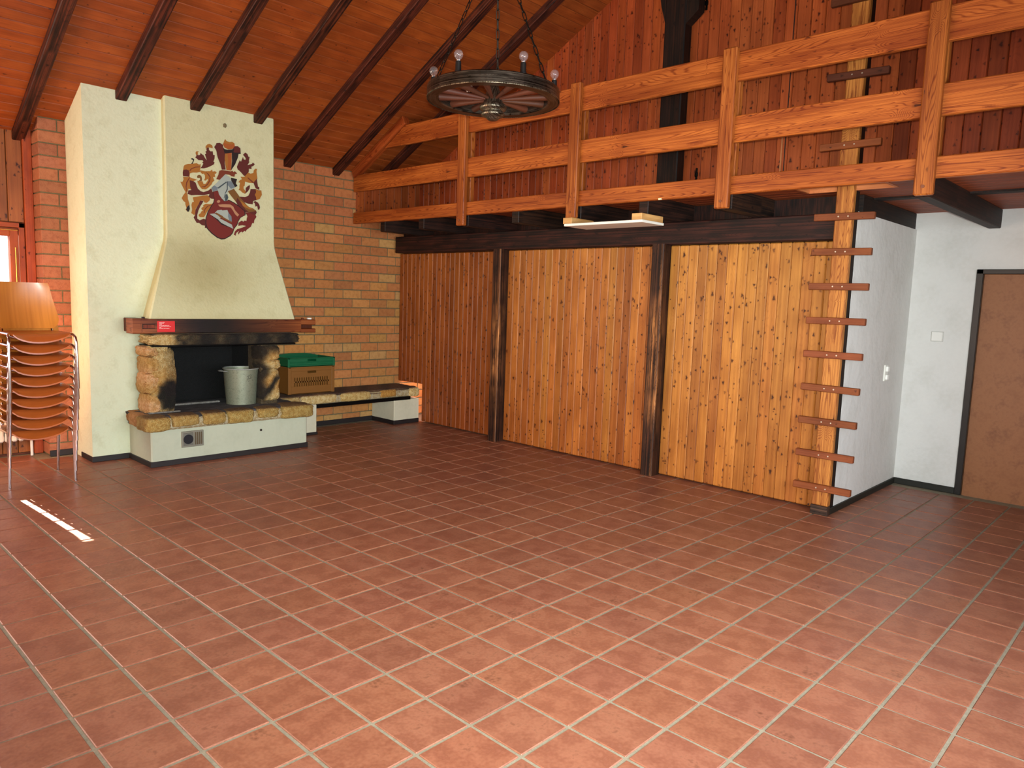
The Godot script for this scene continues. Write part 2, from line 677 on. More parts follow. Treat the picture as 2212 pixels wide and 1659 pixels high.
func build_ceiling() -> void:
	var run := (RIDGE_Z + 4.1) / cos(atan(PITCH))
	var base := sh().paint(Color(0.22, 0.10, 0.06)).cut(0, bit())
	base.xf = slope(base, false)
	base.box(P(LEFT_X - 0.1, 0.018, 0), P(6.75, 0.12, run))
	var run2 := (FRONT_Z - RIDGE_Z) / cos(atan(PITCH))
	base.xf = slope(base, true)
	base.paint(Color(0.55, 0.25, 0.13))
	base.box(P(LEFT_X - 0.1, 0.0, -run2), P(6.75, 0.12, 0.25))
	var ceil_ := struct("ceiling", base, "plain_wood", "reddish boarded ceiling sloping up from the brick wall")
	var n := int(run / 0.106) + 1
	for k in n:
		var s := sh().paint(vary(Color(0.63, 0.325, 0.14), 0.05)).cut(0, bit())
		s.xf = slope(s, false)
		s.box(P(LEFT_X - 0.05, 0.0, k * 0.106 + 0.001), P(GABLE_X + 0.05, 0.02, minf((k + 1) * 0.106 - 0.002, run)), 0.006)
		put("plank", s, "plain_wood", ceil_)
	for k in range(-7, 8):
		var x := 1.69 + (k - 1) * 0.6275
		if x > GABLE_X - 0.02 or x < LEFT_X: continue
		if k == 7: x = GABLE_X - 0.05
		for front in [false, true]:
			var s := sh().paint(vary(Color(0.36, 0.18, 0.12), 0.1)).cut(2, bit())
			s.xf = slope(s, front)
			if front: s.box(P(x - 0.048, -0.07, -run2), P(x + 0.048, 0.001, 0.06), 0.006)
			else: s.box(P(x - 0.048, -0.07, 0.02), P(x + 0.048, 0.001, run + 0.02), 0.006)
			put("rafter", s, "dark_wood", ceil_)
	var ridge := sh().paint(Color(0.26, 0.14, 0.10)).cut(0, bit()).box(P(LEFT_X, ceil_y(RIDGE_Z) - 0.30, RIDGE_Z - 0.08), P(GABLE_X, ceil_y(RIDGE_Z) - 0.06, RIDGE_Z + 0.08), 0.01)
	put("ridge_beam", ridge, "dark_wood", ceil_)


# ---------------------------------------------------------------- brick wall
func build_back_wall() -> void:
	var core := sh().paint(Color.WHITE).cut(0, Vector2.ZERO)
	core.box(P(1.165, 0, WINDOW_Z - 0.15), P(6.7, 3.2, BRICK_Z - 0.007))
	var wall := struct("wall_back", core, "mortar", "orange brick wall behind the fireplace and the stone bench")
	var L := 0.2612
	var H := 0.1083
	var clay := [Color(0.75, 0.51, 0.28), Color(0.73, 0.48, 0.27), Color(0.77, 0.54, 0.30), Color(0.72, 0.47, 0.27), Color(0.78, 0.57, 0.31), Color(0.75, 0.50, 0.29)]
	for k in range(-12, 18):
		var y0 := 1.2015 + H * k
		if y0 + H < 0.02: continue
		var phase := 0.0 if k % 2 == 0 else 0.5
		for i in range(-11, 12):
			var x0 := 3.921 + (i + phase) * L
			var x1 := x0 + L
			if x1 <= 1.157 + 0.035 or x0 > 6.6: continue
			if x0 > 1.46 and x1 < 2.9: continue           # behind the chimney
			if x0 > 5.3 and y0 > 1.3: continue            # behind the partition
			if x0 > 4.6 and y0 > 2.45: continue           # boarded over the gallery
			if x0 < 1.157 + 0.035: x0 = 1.157
			x1 = minf(x1, 6.62)
			if x1 - x0 < 0.03: continue
			var top := minf(y0 + H, ceil_y(BRICK_Z) + 0.05)
			var col: Color = clay[rng.randi() % 6]
			var warm := clampf((y0 - 1.1) / 1.6, 0.0, 1.0)
			col = col.lerp(Color(0.72, 0.42, 0.26), warm * 0.75)
			if x0 < 1.4: col = Color(0.66, 0.42, 0.30)
			elif rng.randf() < 0.13 - 0.10 * warm: col = Color(0.77, 0.59, 0.36)
			var s := sh().paint(vary(col, 0.06)).cut(rng.randi() % 2, bit())
			var back := WINDOW_Z if x0 < 1.16 else BRICK_Z - 0.06
			s.box(P(x0 + (0.0 if x0 < 1.16 else 0.0045), maxf(y0 + 0.0055, 0.0), back), P(x1 - 0.0045, top - 0.0055, BRICK_Z + rng.randf_range(-0.0015, 0.0015)), 0.004)
			put("brick", s, "brick_clay", wall)
	for k in 9:                                           # boards over the gallery
		var x := 4.48 + k * 0.112
		var s := sh().paint(vary(Color(0.64, 0.33, 0.17), 0.12)).cut(1, bit())
		s.box(P(x, 2.49, BRICK_Z - 0.005), P(x + 0.109, 3.10, BRICK_Z + 0.018), 0.004)
		put("plank", s, "pine", wall)
	struct("baseboard_back", sh().paint(Color(0.13, 0.10, 0.09)).box(P(1.157, 0, BRICK_Z - 0.005), P(5.1, 0.055, BRICK_Z + 0.012), 0.003), "matt", "dark skirting along the foot of the brick wall")


# ---------------------------------------------------------------- boarded wall with windows at the left
func build_window_wall() -> void:
	var wins := [[0.12, 1.08], [-1.35, -0.25], [-2.75, -1.65]]
	var core := sh().paint(Color(0.40, 0.20, 0.11)).cut(1, bit())
	var z0 := WINDOW_Z - 0.14
	var z1 := WINDOW_Z - 0.02
	core.box(P(LEFT_X, 0, z0), P(1.165, 0.98, z1))
	core.box(P(LEFT_X, 2.12, z0), P(1.165, 3.05, z1))
	var edges := [LEFT_X, -2.75, -1.65, -1.35, -0.25, 0.12, 1.08, 1.165]
	for k in range(0, 8, 2):
		core.box(P(edges[k], 0.98, z0), P(edges[k + 1], 2.12, z1))
	var wall := struct("wall_left_back", core, "plain_wood", "orange boarded wall round the window left of the brick pier")
	var x := 1.083
	while x > LEFT_X + 0.1:
		var inside := false
		for w in wins:
			if x > w[0] + 0.02 and x - 0.12 < w[1] - 0.02: inside = true
		var col := vary(Color(0.63, 0.395, 0.195), 0.06)
		var s := sh().paint(col).cut(1, bit()).box(P(x - 0.118, 2.125, z1 - 0.002), P(x, 3.02, WINDOW_Z), 0.005)
		put("plank", s, "pine", wall)
		s = sh().paint(col).cut(1, bit()).box(P(x - 0.118, 0.02, z1 - 0.002), P(x, 0.975 if inside else 2.122, WINDOW_Z), 0.005)
		put("plank", s, "pine", wall)
		x -= 0.122
	put("post", sh().paint(Color(0.70, 0.34, 0.17)).cut(1, bit()).box(P(1.085, 0, z1), P(1.157, 3.02, WINDOW_Z + 0.03), 0.006), "plain_wood", wall)
	var n := 0
	for w in wins:
		n += 1
		var fr := sh().paint(Color(0.66, 0.33, 0.16)).cut(1, bit())
		var a: float = w[0]
		var b: float = w[1]
		var zf := WINDOW_Z + 0.012
		fr.box(P(a, 1.02, z0 + 0.03), P(a + 0.045, 2.12, zf), 0.004)
		fr.box(P(b - 0.045, 1.02, z0 + 0.03), P(b, 2.12, zf), 0.004)
		fr.cut(0, bit()).box(P(a, 2.075, z0 + 0.03), P(b, 2.12, zf), 0.004)
		fr.box(P(a - 0.02, 0.98, z0 + 0.03), P(b + 0.02, 1.03, WINDOW_Z + 0.05), 0.004)
		var o := put("window_%d" % n, fr, "plain_wood")
		tag(o, ["timber framed window left of the brick pier", "second timber framed window from the brick pier", "third timber framed window from the brick pier"][n - 1], "", "", "structure")
		var c := sh().paint(Color(0.70, 0.36, 0.17)).cut(1, bit())
		c.box(P(a + 0.05, 1.04, z0 + 0.06), P(a + 0.115, 2.07, WINDOW_Z + 0.004), 0.004)
		c.box(P(b - 0.115, 1.04, z0 + 0.06), P(b - 0.05, 2.07, WINDOW_Z + 0.004), 0.004)
		c.cut(0, bit()).box(P(a + 0.115, 2.0, z0 + 0.06), P(b - 0.115, 2.07, WINDOW_Z + 0.004), 0.004)
		c.box(P(a + 0.115, 1.04, z0 + 0.06), P(b - 0.115, 1.13, WINDOW_Z + 0.004), 0.004)
		put("casement", c, "plain_wood", o)
		put("pane", sh().paint(Color.WHITE).box(P(a + 0.10, 1.12, z0 + 0.075), P(b - 0.10, 2.01, z0 + 0.081)), "pane", o)
		if n == 1:
			put("rod", sh().tube([P(a + 0.05, 2.052, WINDOW_Z + 0.02), P(b - 0.055, 2.052, WINDOW_Z + 0.02)], 0.006), "brass", o)
			put("bolt", sh().tube([P(b - 0.075, 1.55, WINDOW_Z + 0.012), P(b - 0.075, 1.9, WINDOW_Z + 0.012)], 0.006), "brass", o)


# ---------------------------------------------------------------- boarded partition under the gallery
func build_partition() -> void:
	var core := sh().paint(Color(0.20, 0.11, 0.07)).cut(1, bit())
	var face := {0: 5.155, 1: PART_X, 2: PART_X}
	core.box(P(5.215, 0.50, BRICK_Z), P(5.27, 2.47, -3.20))
	core.box(P(5.215, 0.0, -3.20), P(5.27, 2.47, 1.80))
	var wall := struct("wall_right", core, "dark_wood", "knotty pine boarded partition in three bays under the gallery")
	var bays := [[-3.712, -1.845, 0, 23], [-1.725, 0.185, 1, 21], [0.315, 1.80, 2, 16]]
	for bay in bays:
		var w: float = (bay[1] - bay[0]) / bay[3]
		for k in bay[3]:
			var z: float = bay[0] + k * w
			var low := 0.012
			if z + w / 2.0 < -3.225: low = 0.485            # cut away round the stone bench
			var tone := Color(0.725, 0.475, 0.23) if bay[2] == 1 else (Color(0.725, 0.50, 0.24) if bay[2] == 2 else Color(0.63, 0.375, 0.185))
			if rng.randf() < 0.3: tone = tone.lerp(Color(0.77, 0.555, 0.275) if bay[2] > 0 else Color(0.68, 0.41, 0.19), rng.randf() * 0.7)
			elif rng.randf() < 0.35: tone = tone.lerp(Color(0.66, 0.42, 0.205) if bay[2] > 0 else Color(0.56, 0.32, 0.16), rng.randf() * 0.8)
			if bay[2] == 2: tone = tone.lerp(Color(0.785, 0.57, 0.295), 0.35)
			var s := sh().paint(vary(tone, 0.06)).cut(1, bit())
			var x: float = face[bay[2]] + rng.randf_range(-0.0015, 0.0015)
			s.box(P(x, low, z + 0.0006), P(5.22, 2.115, z + w - 0.0006), 0.0075)
			for i in s.v.size():                              # redder towards the floor: aged wood, plus flash falloff put into the colour
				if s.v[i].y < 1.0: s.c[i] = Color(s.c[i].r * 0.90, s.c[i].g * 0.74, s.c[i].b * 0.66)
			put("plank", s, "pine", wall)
	for z in [-1.79, 0.25]:
		put("post", worn_post(4.985, 5.22, z - 0.062, z + 0.062, 2.125), "dark_wood", wall)
	put("post", sh().paint(Color(0.16, 0.10, 0.075)).cut(1, bit()).box(P(5.0, 0.0, 1.795), P(5.113, 4.14, 1.914), 0.006), "dark_wood", wall)
	var b := sh().paint(Color(0.24, 0.13, 0.095)).cut(2, bit())
	b.box(P(5.035, 2.118, -3.66), P(5.24, 2.318, 1.797), 0.008)
	put("beam", b, "dark_wood", wall)


# a square post, tarred dark, rubbed down to the pale grain where people pass
func worn_post(x0: float, x1: float, z0: float, z1: float, top: float) -> Shape:
	var s := sh().cut(1, bit())
	var nz := FastNoiseLite.new()
	nz.seed = int(z0 * 100.0) + 900
	nz.frequency = 1.0
	var b := 0.008
	var lines := [Vector2(x1, z0), Vector2(x0 + b, z0), Vector2(x0, z0 + b), Vector2(x0, z0 + 0.03), Vector2(x0, (z0 + z1) / 2.0), Vector2(x0, z1 - 0.03), Vector2(x0, z1 - b), Vector2(x0 + b, z1), Vector2(x0 + 0.035, z1), Vector2(x0 + 0.07, z1), Vector2(x0 + 0.11, z1), Vector2(x1, z1)]
	var wear := [0.0, 0.0, 0.15, 0.5, 1.0, 0.8, 1.0, 0.9, 0.25, 0.3, 0.05, 0.0]
	var n := 44
	var col := func(i: int, k: int) -> Color:
		var y := top * i / n
		var w: float = wear[k] * smoothstep(0.25, 0.8, y) * (1.0 - smoothstep(1.35, 1.85, y)) * (0.62 + 0.75 * nz.get_noise_2d(y * 3.0, k * 1.7))
		if k == 6: w = maxf(w, 0.45 + 0.5 * nz.get_noise_2d(y * 2.0, 40.0))
		return Color(0.28, 0.175, 0.12).lerp(Color(0.86, 0.62, 0.38), clampf(w, 0.0, 1.0)).srgb_to_linear()
	for k in lines.size() - 1:
		var a: Vector2 = lines[k]
		var c: Vector2 = lines[k + 1]
		var nn := P(c.y - a.y, 0, a.x - c.x).normalized() * -1.0
		for i in n:
			var q := [P(a.x, top * i / n, a.y), P(c.x, top * i / n, c.y), P(c.x, top * (i + 1) / n, c.y), P(a.x, top * (i + 1) / n, a.y)]
			var cc := [col.call(i, k), col.call(i, k + 1), col.call(i + 1, k + 1), col.call(i + 1, k)]
			for t in [[0, 1, 2], [0, 2, 3]]:
				s.tri(q[t[0]], q[t[1]], q[t[2]], nn, nn, nn, s.map(q[t[0]], nn), s.map(q[t[1]], nn), s.map(q[t[2]], nn), cc[t[0]], cc[t[1]], cc[t[2]])
	return s


# ---------------------------------------------------------------- gable wall over the gallery
func build_gable() -> void:
	var core := sh().paint(Color(0.18, 0.09, 0.06)).cut(1, bit())
	core.prism(PackedVector2Array([Vector2(2.46, BRICK_Z - 0.2), Vector2(ceil_y(BRICK_Z - 0.2) + 0.03, BRICK_Z - 0.2), Vector2(ceil_y(RIDGE_Z) + 0.03, RIDGE_Z), Vector2(ceil_y(FRONT_Z) + 0.03, FRONT_Z), Vector2(2.46, FRONT_Z)]), 0, GABLE_X + 0.018, GABLE_X + 0.12)
	var wall := struct("wall_right_upper", core, "dark_wood", "red brown boarded gable wall above the gallery floor")
	var z := BRICK_Z
	var k := 0
	while z < FRONT_Z:
		var w := 0.118 if z > 1.1 else 0.102
		var tone := Color(0.635, 0.30, 0.165) if z < -0.4 else (Color(0.70, 0.36, 0.19) if z < 1.95 else Color(0.63, 0.285, 0.145))
		if rng.randf() < 0.3: tone = tone.lerp(Color(0.70, 0.385, 0.21), rng.randf() * 0.7)
		elif rng.randf() < 0.3: tone = tone.lerp(Color(0.52, 0.23, 0.12), rng.randf() * 0.7)
		var y1 := ceil_y(z) + 0.02
		var y2 := ceil_y(z + w) + 0.02
		var s := sh().paint(vary(tone, 0.07)).cut(1, bit())
		s.box(P(GABLE_X, 2.485, z + 0.0015), P(GABLE_X + 0.02, minf(y1, y2), z + w - 0.0015), 0.006)
		s.prism(PackedVector2Array([Vector2(minf(y1, y2) - 0.004, z + 0.0015), Vector2(y1, z + 0.0015), Vector2(y2, z + w - 0.0015), Vector2(minf(y1, y2) - 0.004, z + w - 0.0015)]), 0, GABLE_X + 0.001, GABLE_X + 0.02)
		put("plank", s, "pine", wall)
		z += w
		k += 1
	var p := sh().paint(Color(0.17, 0.105, 0.08)).cut(1, bit())
	p.box(P(GABLE_X - 0.12, 2.485, -0.035), P(GABLE_X + 0.01, 4.75, 0.185), 0.01)
	put("post", p, "dark_wood", wall)
	var br := sh().paint(Color(0.16, 0.10, 0.075)).cut(1, bit())
	br.prism(PackedVector2Array([Vector2(4.12, 0.18), Vector2(4.22, 0.31), Vector2(4.75, 0.33), Vector2(4.75, 0.18)]), 0, GABLE_X - 0.11, GABLE_X - 0.01)
	put("brace", br, "dark_wood", wall)
	br = sh().paint(Color(0.19, 0.115, 0.085)).cut(1, bit())
	br.prism(PackedVector2Array([Vector2(4.16, -0.03), Vector2(4.34, -0.085), Vector2(4.75, -0.16), Vector2(4.75, -0.03)]), 0, GABLE_X - 0.11, GABLE_X - 0.01)
	put("brace", br, "dark_wood", wall)
	# the loft door in the boards: seams, a worn pale edge and two strap hinges
	var edge := sh().paint(Color(0.80, 0.55, 0.38)).cut(1, bit()).box(P(GABLE_X - 0.006, 2.66, 1.118), P(GABLE_X + 0.005, 3.045, 1.132), 0.002)
	put("door_edge", edge, "plain_wood", wall)
	put("door_seam", sh().paint(Color(0.07, 0.04, 0.03)).box(P(GABLE_X - 0.003, 2.49, 1.150), P(GABLE_X + 0.004, 4.2, 1.158)), "matt", wall)
	for y in [2.79, 4.30]:
		put("hinge", sh().paint(Color(0.08, 0.07, 0.065)).box(P(GABLE_X - 0.012, y - 0.06, 0.318), P(GABLE_X + 0.004, y + 0.06, 0.336), 0.004).box(P(GABLE_X - 0.018, y - 0.02, 0.312), P(GABLE_X + 0.002, y + 0.02, 0.342), 0.005), "dull_metal", wall)


# ---------------------------------------------------------------- white walls at the right and the door
func build_white_walls() -> void:
	var white := Color(0.88, 0.88, 0.865)
	struct("wall_side", sh().paint(white).cut(1, bit()).box(P(5.105, 0, SIDE_Z - 0.12), P(DOOR_X + 0.1, 2.33, SIDE_Z)), "whitewash", "white wall running back from the ladder post")
	var w := sh().paint(white).cut(1, bit())
	var d0 := 2.43
	var d1 := 3.42
	w.box(P(DOOR_X, 0, -1.9), P(DOOR_X + 0.13, 2.6, d0))
	w.box(P(DOOR_X, 0, -3.9), P(DOOR_X + 0.13, 2.6, -2.9))
	w.box(P(DOOR_X, 0, -2.9), P(DOOR_X + 0.13, 0.9, -1.9))
	w.box(P(DOOR_X, 2.0, -2.9), P(DOOR_X + 0.13, 2.6, -1.9))
	w.box(P(DOOR_X, 0, d1), P(DOOR_X + 0.13, 2.6, FRONT_Z))
	w.box(P(DOOR_X, 1.965, d0), P(DOOR_X + 0.13, 2.6, d1))
	struct("wall_right_end", w, "whitewash", "white wall with the brown door")
	var dark := Color(0.135, 0.145, 0.15)
	var fr := sh().paint(dark)
	fr.box(P(DOOR_X - 0.025, 0, d0 - 0.01), P(DOOR_X + 0.13, 1.975, d0 + 0.042), 0.004)
	fr.box(P(DOOR_X - 0.025, 0, d1 - 0.042), P(DOOR_X + 0.13, 1.975, d1 + 0.01), 0.004)
	fr.box(P(DOOR_X - 0.025, 1.935, d0 - 0.01), P(DOOR_X + 0.13, 1.975, d1 + 0.01), 0.004)
	var door := struct("door_1", fr, "enamel", "plain brown veneered door in a dark grey steel frame")
	put("door_leaf", sh().paint(Color(0.58, 0.375, 0.22)).cut(1, bit()).box(P(DOOR_X + 0.012, -0.02, d0 + 0.042), P(DOOR_X + 0.055, 1.935, d1 - 0.042), 0.003), "door_veneer", door)
	var hn := sh().paint(Color(0.2, 0.2, 0.2)).tube([P(DOOR_X + 0.02, 1.02, d1 - 0.11), P(DOOR_X - 0.04, 1.02, d1 - 0.11), P(DOOR_X - 0.045, 1.02, d1 - 0.13), P(DOOR_X - 0.045, 1.02, d1 - 0.23)], 0.01)
	put("door_handle", hn, "dull_metal", door)
	var black := Color(0.10, 0.085, 0.08)
	struct("baseboard_side", sh().paint(black).box(P(5.0, 0, SIDE_Z - 0.002), P(DOOR_X, 0.055, SIDE_Z + 0.012), 0.003), "matt", "dark skirting at the foot of the white side wall")
	struct("baseboard_right", sh().paint(black).box(P(DOOR_X - 0.012, 0, SIDE_Z), P(DOOR_X + 0.002, 0.055, d0 - 0.01), 0.003), "matt", "dark skirting between the white corner and the door frame")
	var sf := sh().paint(Color(0.60, 0.32, 0.16)).cut(1, bit())  # frame of an added, unseen window that lets light into the store room
	for z in [-2.9, -1.96]: sf.box(P(DOOR_X + 0.02, 0.9, z), P(DOOR_X + 0.09, 2.0, z + 0.06), 0.004)
	for y in [0.9, 1.94]: sf.box(P(DOOR_X + 0.02, y, -2.9), P(DOOR_X + 0.09, y + 0.06, -1.9), 0.004)
	var o := struct("window_6", sf, "plain_wood", "added unseen timber window that lights the store room behind the partition")
	put("pane", sh().box(P(DOOR_X + 0.05, 0.93, -2.87), P(DOOR_X + 0.056, 1.97, -1.93)), "pane", o)


func build_outer_walls() -> void:
	var white := Color(0.82, 0.80, 0.75)
	var top := ceil_y(RIDGE_Z) + 0.03
	var w := sh().paint(white).cut(1, bit())
	w.box(P(LEFT_X - 0.15, 0, -4.1), P(LEFT_X, 0.75, FRONT_Z))
	w.box(P(LEFT_X - 0.15, 2.35, -4.1), P(LEFT_X, 2.8, FRONT_Z))
	w.box(P(LEFT_X - 0.15, 0.75, -4.1), P(LEFT_X, 2.35, -3.4))
	w.box(P(LEFT_X - 0.15, 0.75, 0.4), P(LEFT_X, 2.35, FRONT_Z))
	w.prism(PackedVector2Array([Vector2(2.8, -4.1), Vector2(ceil_y(-4.1) + 0.03, -4.1), Vector2(top, RIDGE_Z), Vector2(2.81, FRONT_Z)]), 0, LEFT_X - 0.15, LEFT_X)
	struct("wall_left", w, "whitewash", "plastered wall at the far left end of the hall")
	var f := sh().paint(white).cut(1, bit())
	f.box(P(LEFT_X, 0, FRONT_Z), P(6.75, 0.75, FRONT_Z + 0.15))
	f.box(P(LEFT_X, 2.35, FRONT_Z), P(6.75, 3.2, FRONT_Z + 0.15))
	f.box(P(LEFT_X, 0.75, FRONT_Z), P(-0.85, 2.35, FRONT_Z + 0.15))
	f.box(P(3.25, 0.75, FRONT_Z), P(6.75, 2.35, FRONT_Z + 0.15))
	struct("wall_front", f, "whitewash", "plastered wall behind the camera")
	var frame := sh().paint(Color(0.60, 0.32, 0.16)).cut(1, bit())
	for x in [-0.85, 0.5, 1.8, 3.17]:
		frame.box(P(x, 0.75, FRONT_Z + 0.02), P(x + 0.08, 2.35, FRONT_Z + 0.1), 0.004)
	frame.cut(0, bit()).box(P(-0.85, 0.75, FRONT_Z + 0.02), P(3.25, 0.83, FRONT_Z + 0.1), 0.004)
	frame.box(P(-0.85, 2.27, FRONT_Z + 0.02), P(3.25, 2.35, FRONT_Z + 0.1), 0.004)
	var o := struct("window_4", frame, "plain_wood", "long timber window behind the camera")
	put("pane", sh().box(P(-0.85, 0.78, FRONT_Z + 0.055), P(3.25, 2.3, FRONT_Z + 0.061)), "pane", o)
	frame = sh().paint(Color(0.60, 0.32, 0.16)).cut(1, bit())
	for z in [-3.4, -1.55, 0.32]:
		frame.box(P(LEFT_X - 0.1, 0.75, z), P(LEFT_X - 0.02, 2.35, z + 0.08), 0.004)
	frame.cut(2, bit()).box(P(LEFT_X - 0.1, 0.75, -3.4), P(LEFT_X - 0.02, 0.83, 0.4), 0.004)
	frame.box(P(LEFT_X - 0.1, 2.27, -3.4), P(LEFT_X - 0.02, 2.35, 0.4), 0.004)
	o = struct("window_5", frame, "plain_wood", "long timber window at the far left end of the hall")
	put("pane", sh().box(P(LEFT_X - 0.061, 0.78, -3.4), P(LEFT_X - 0.055, 2.3, 0.4)), "pane", o)


# ---------------------------------------------------------------- gallery floor and its rails
func build_gallery() -> void:
	var under := 2.475
	var s := sh().paint(Color(0.60, 0.29, 0.155)).cut(2, bit())
	s.box(P(RAIL_X + 0.03, under + 0.02, BRICK_Z), P(5.0, under + 0.065, 1.58)).box(P(RAIL_X + 0.03, under + 0.02, 2.20), P(5.0, under + 0.065, FRONT_Z)).box(P(5.0, under + 0.02, BRICK_Z), P(6.75, under + 0.065, FRONT_Z))
	var deck := struct("floor_gallery", s, "plain_wood", "boarded gallery floor on dark joists above the partition")
	var x := RAIL_X + 0.03
	while x < DOOR_X:
		var x1 := minf(x + 0.11, DOOR_X + 0.05)
		var col := vary(Color(0.62, 0.31, 0.165), 0.07)
		var spans := [[BRICK_Z, 1.58], [2.20, FRONT_Z]] if x < 4.98 else [[BRICK_Z, FRONT_Z]]
		for sp in spans:
			put("plank", sh().paint(col).cut(2, bit()).box(P(x + 0.0015, under, sp[0]), P(x1 - 0.0015, under + 0.022, sp[1]), 0.004), "plain_wood", deck)
		x += 0.11
	put("hatch_frame", sh().paint(Color(0.86, 0.56, 0.36)).cut(2, bit()).box(P(4.985, under - 0.005, 1.58), P(5.005, under + 0.07, 2.20)).cut(0, bit()).box(P(RAIL_X + 0.04, under - 0.004, 1.565), P(5.0, under + 0.07, 1.585)).box(P(RAIL_X + 0.04, under - 0.004, 2.195), P(5.0, under + 0.07, 2.215)), "plain_wood", deck)
	for z in [-3.17, -2.47, -1.76, -1.05, -0.29, 0.415, 1.16, 1.855, 2.512, 3.24, 3.95]:
		var j := sh().paint(vary(Color(0.20, 0.125, 0.10), 0.12)).cut(0, bit())
		j.box(P(5.24 if z == 1.855 else RAIL_X + 0.047, 2.318, z - 0.046), P(DOOR_X + 0.02, under + 0.001, z + 0.046), 0.006)
		put("joist", j, "dark_wood", deck)
	var r := thing("gallery_railing", P(RAIL_X, 2.32, -3.7), "orange timber railing with three long boards along the gallery edge", "railing")
	var tone := Color(0.745, 0.43, 0.19)
	for q in [[2.425, 2.557, -3.70], [2.80, 2.992, -3.70]]:
		put("rail", sh().paint(vary(tone, 0.04)).cut(2, bit()).box(P(RAIL_X, q[0], q[2]), P(RAIL_X + 0.045, q[1], FRONT_Z - 0.02), 0.006), "larch", r)
	var top := sh().paint(vary(tone, 0.04)).cut(2, bit())
	top.box(P(RAIL_X, 3.242, -2.80), P(RAIL_X + 0.045, 3.452, FRONT_Z - 1.15), 0.006)
	top.prism(PackedVector2Array([Vector2(3.244, -3.09), Vector2(3.40, -2.80), Vector2(3.244, -2.80)]), 0, RAIL_X + 0.002, RAIL_X + 0.043)
	put("rail", top, "larch", r)
	var sl := sh().paint(Color(0.70, 0.36, 0.18)).cut(2, bit())
	sl.xf = slope(sl, false)
	sl.box(P(RAIL_X - 0.03, -0.10, 0.44), P(RAIL_X + 0.055, -0.002, 1.53), 0.006)
	put("sloping_rail", sl, "larch", r)
	for z in [-1.742, -0.290, 1.162, 2.537, 3.95]:
		var p := sh().paint(vary(Color(0.72, 0.43, 0.20), 0.05)).cut(1, bit())
		p.box(P(RAIL_X - 0.05, 2.318, z - 0.056), P(RAIL_X + 0.001, 3.475 if z < 3 else 2.9, z + 0.056), 0.008)
		var hi := 3.475 if z < 3 else 2.9
		p.box(P(RAIL_X + 0.044, 2.49, z - 0.05), P(RAIL_X + 0.10, hi - 0.03, z + 0.05), 0.006)
		var post := put("post", p, "larch", r)
		put("bolt", sh().paint(Color(0.45, 0.25, 0.14)).tube([P(RAIL_X - 0.056, 2.37, z), P(RAIL_X - 0.046, 2.37, z)], 0.011, 8), "matt", post)
	put("tape", sh().paint(Color(0.93, 0.87, 0.70)).box(P(RAIL_X - 0.001, 2.424, 0.585), P(RAIL_X + 0.01, 2.436, 0.615)), "matt", r)


# ---------------------------------------------------------------- ladder on the corner post
func build_ladder() -> void:
	var t := thing("wall_ladder", P(4.975, 0, 1.87), "wooden ladder of short rungs nailed across one upright plank", "ladder")
	put("upright", sh().paint(Color(0.80, 0.56, 0.28)).cut(1, bit()).box(P(4.952, 0.075, 1.800), P(5.0, 4.12, 1.928), 0.006), "larch", t)
	put("foot_block", sh().paint(Color(0.34, 0.26, 0.22)).cut(2, bit()).box(P(4.945, 0, 1.795), P(5.0, 0.075, 1.93), 0.004), "dark_wood", t)
	for k in 15:
		var y := 0.2185 + k * 0.2572
		var pivot := Transform3D(Basis(Vector3.RIGHT, rng.randf_range(-0.008, 0.008)), P(4.94, y, 1.876))
		if k == 12: pivot = Transform3D(Basis(Vector3.RIGHT, 0.03), P(4.94, y - 0.02, 1.89))
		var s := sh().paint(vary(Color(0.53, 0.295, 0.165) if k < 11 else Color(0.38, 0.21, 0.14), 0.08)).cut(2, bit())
		s.xf = pivot
		s.box(P(-0.026, -0.026, -0.217), P(0.013, 0.026, 0.217), 0.004)
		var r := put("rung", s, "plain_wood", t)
		var nl := sh().paint(Color(0.75, 0.72, 0.66))
		nl.xf = pivot
		for z in [-0.035, 0.035]:
			nl = sh().paint(Color(0.75, 0.72, 0.66))
			nl.xf = pivot
			put("nail", nl.tube([P(-0.029, 0, z), P(-0.02, 0, z)], 0.0055, 8), "dull_metal", r)


# ---------------------------------------------------------------- fireplace
func hood_ring(y: float) -> Array:
	# left, right, front, left at the back, right at the back
	var t := clampf((2.04 - y) / (2.04 - 1.305), 0.0, 1.0)
	var q := t
	if y > 1.98 and y < 2.10: q = pow((2.10 - y) / 0.12, 2.0) * ((2.04 - 1.98) / (2.04 - 1.305))
	return [2.03 - 0.275 * q, 3.12 + 0.07 * q, -3.18 + 0.29 * q, 2.03 - 0.2 * q, 3.12 + 0.0 * q]


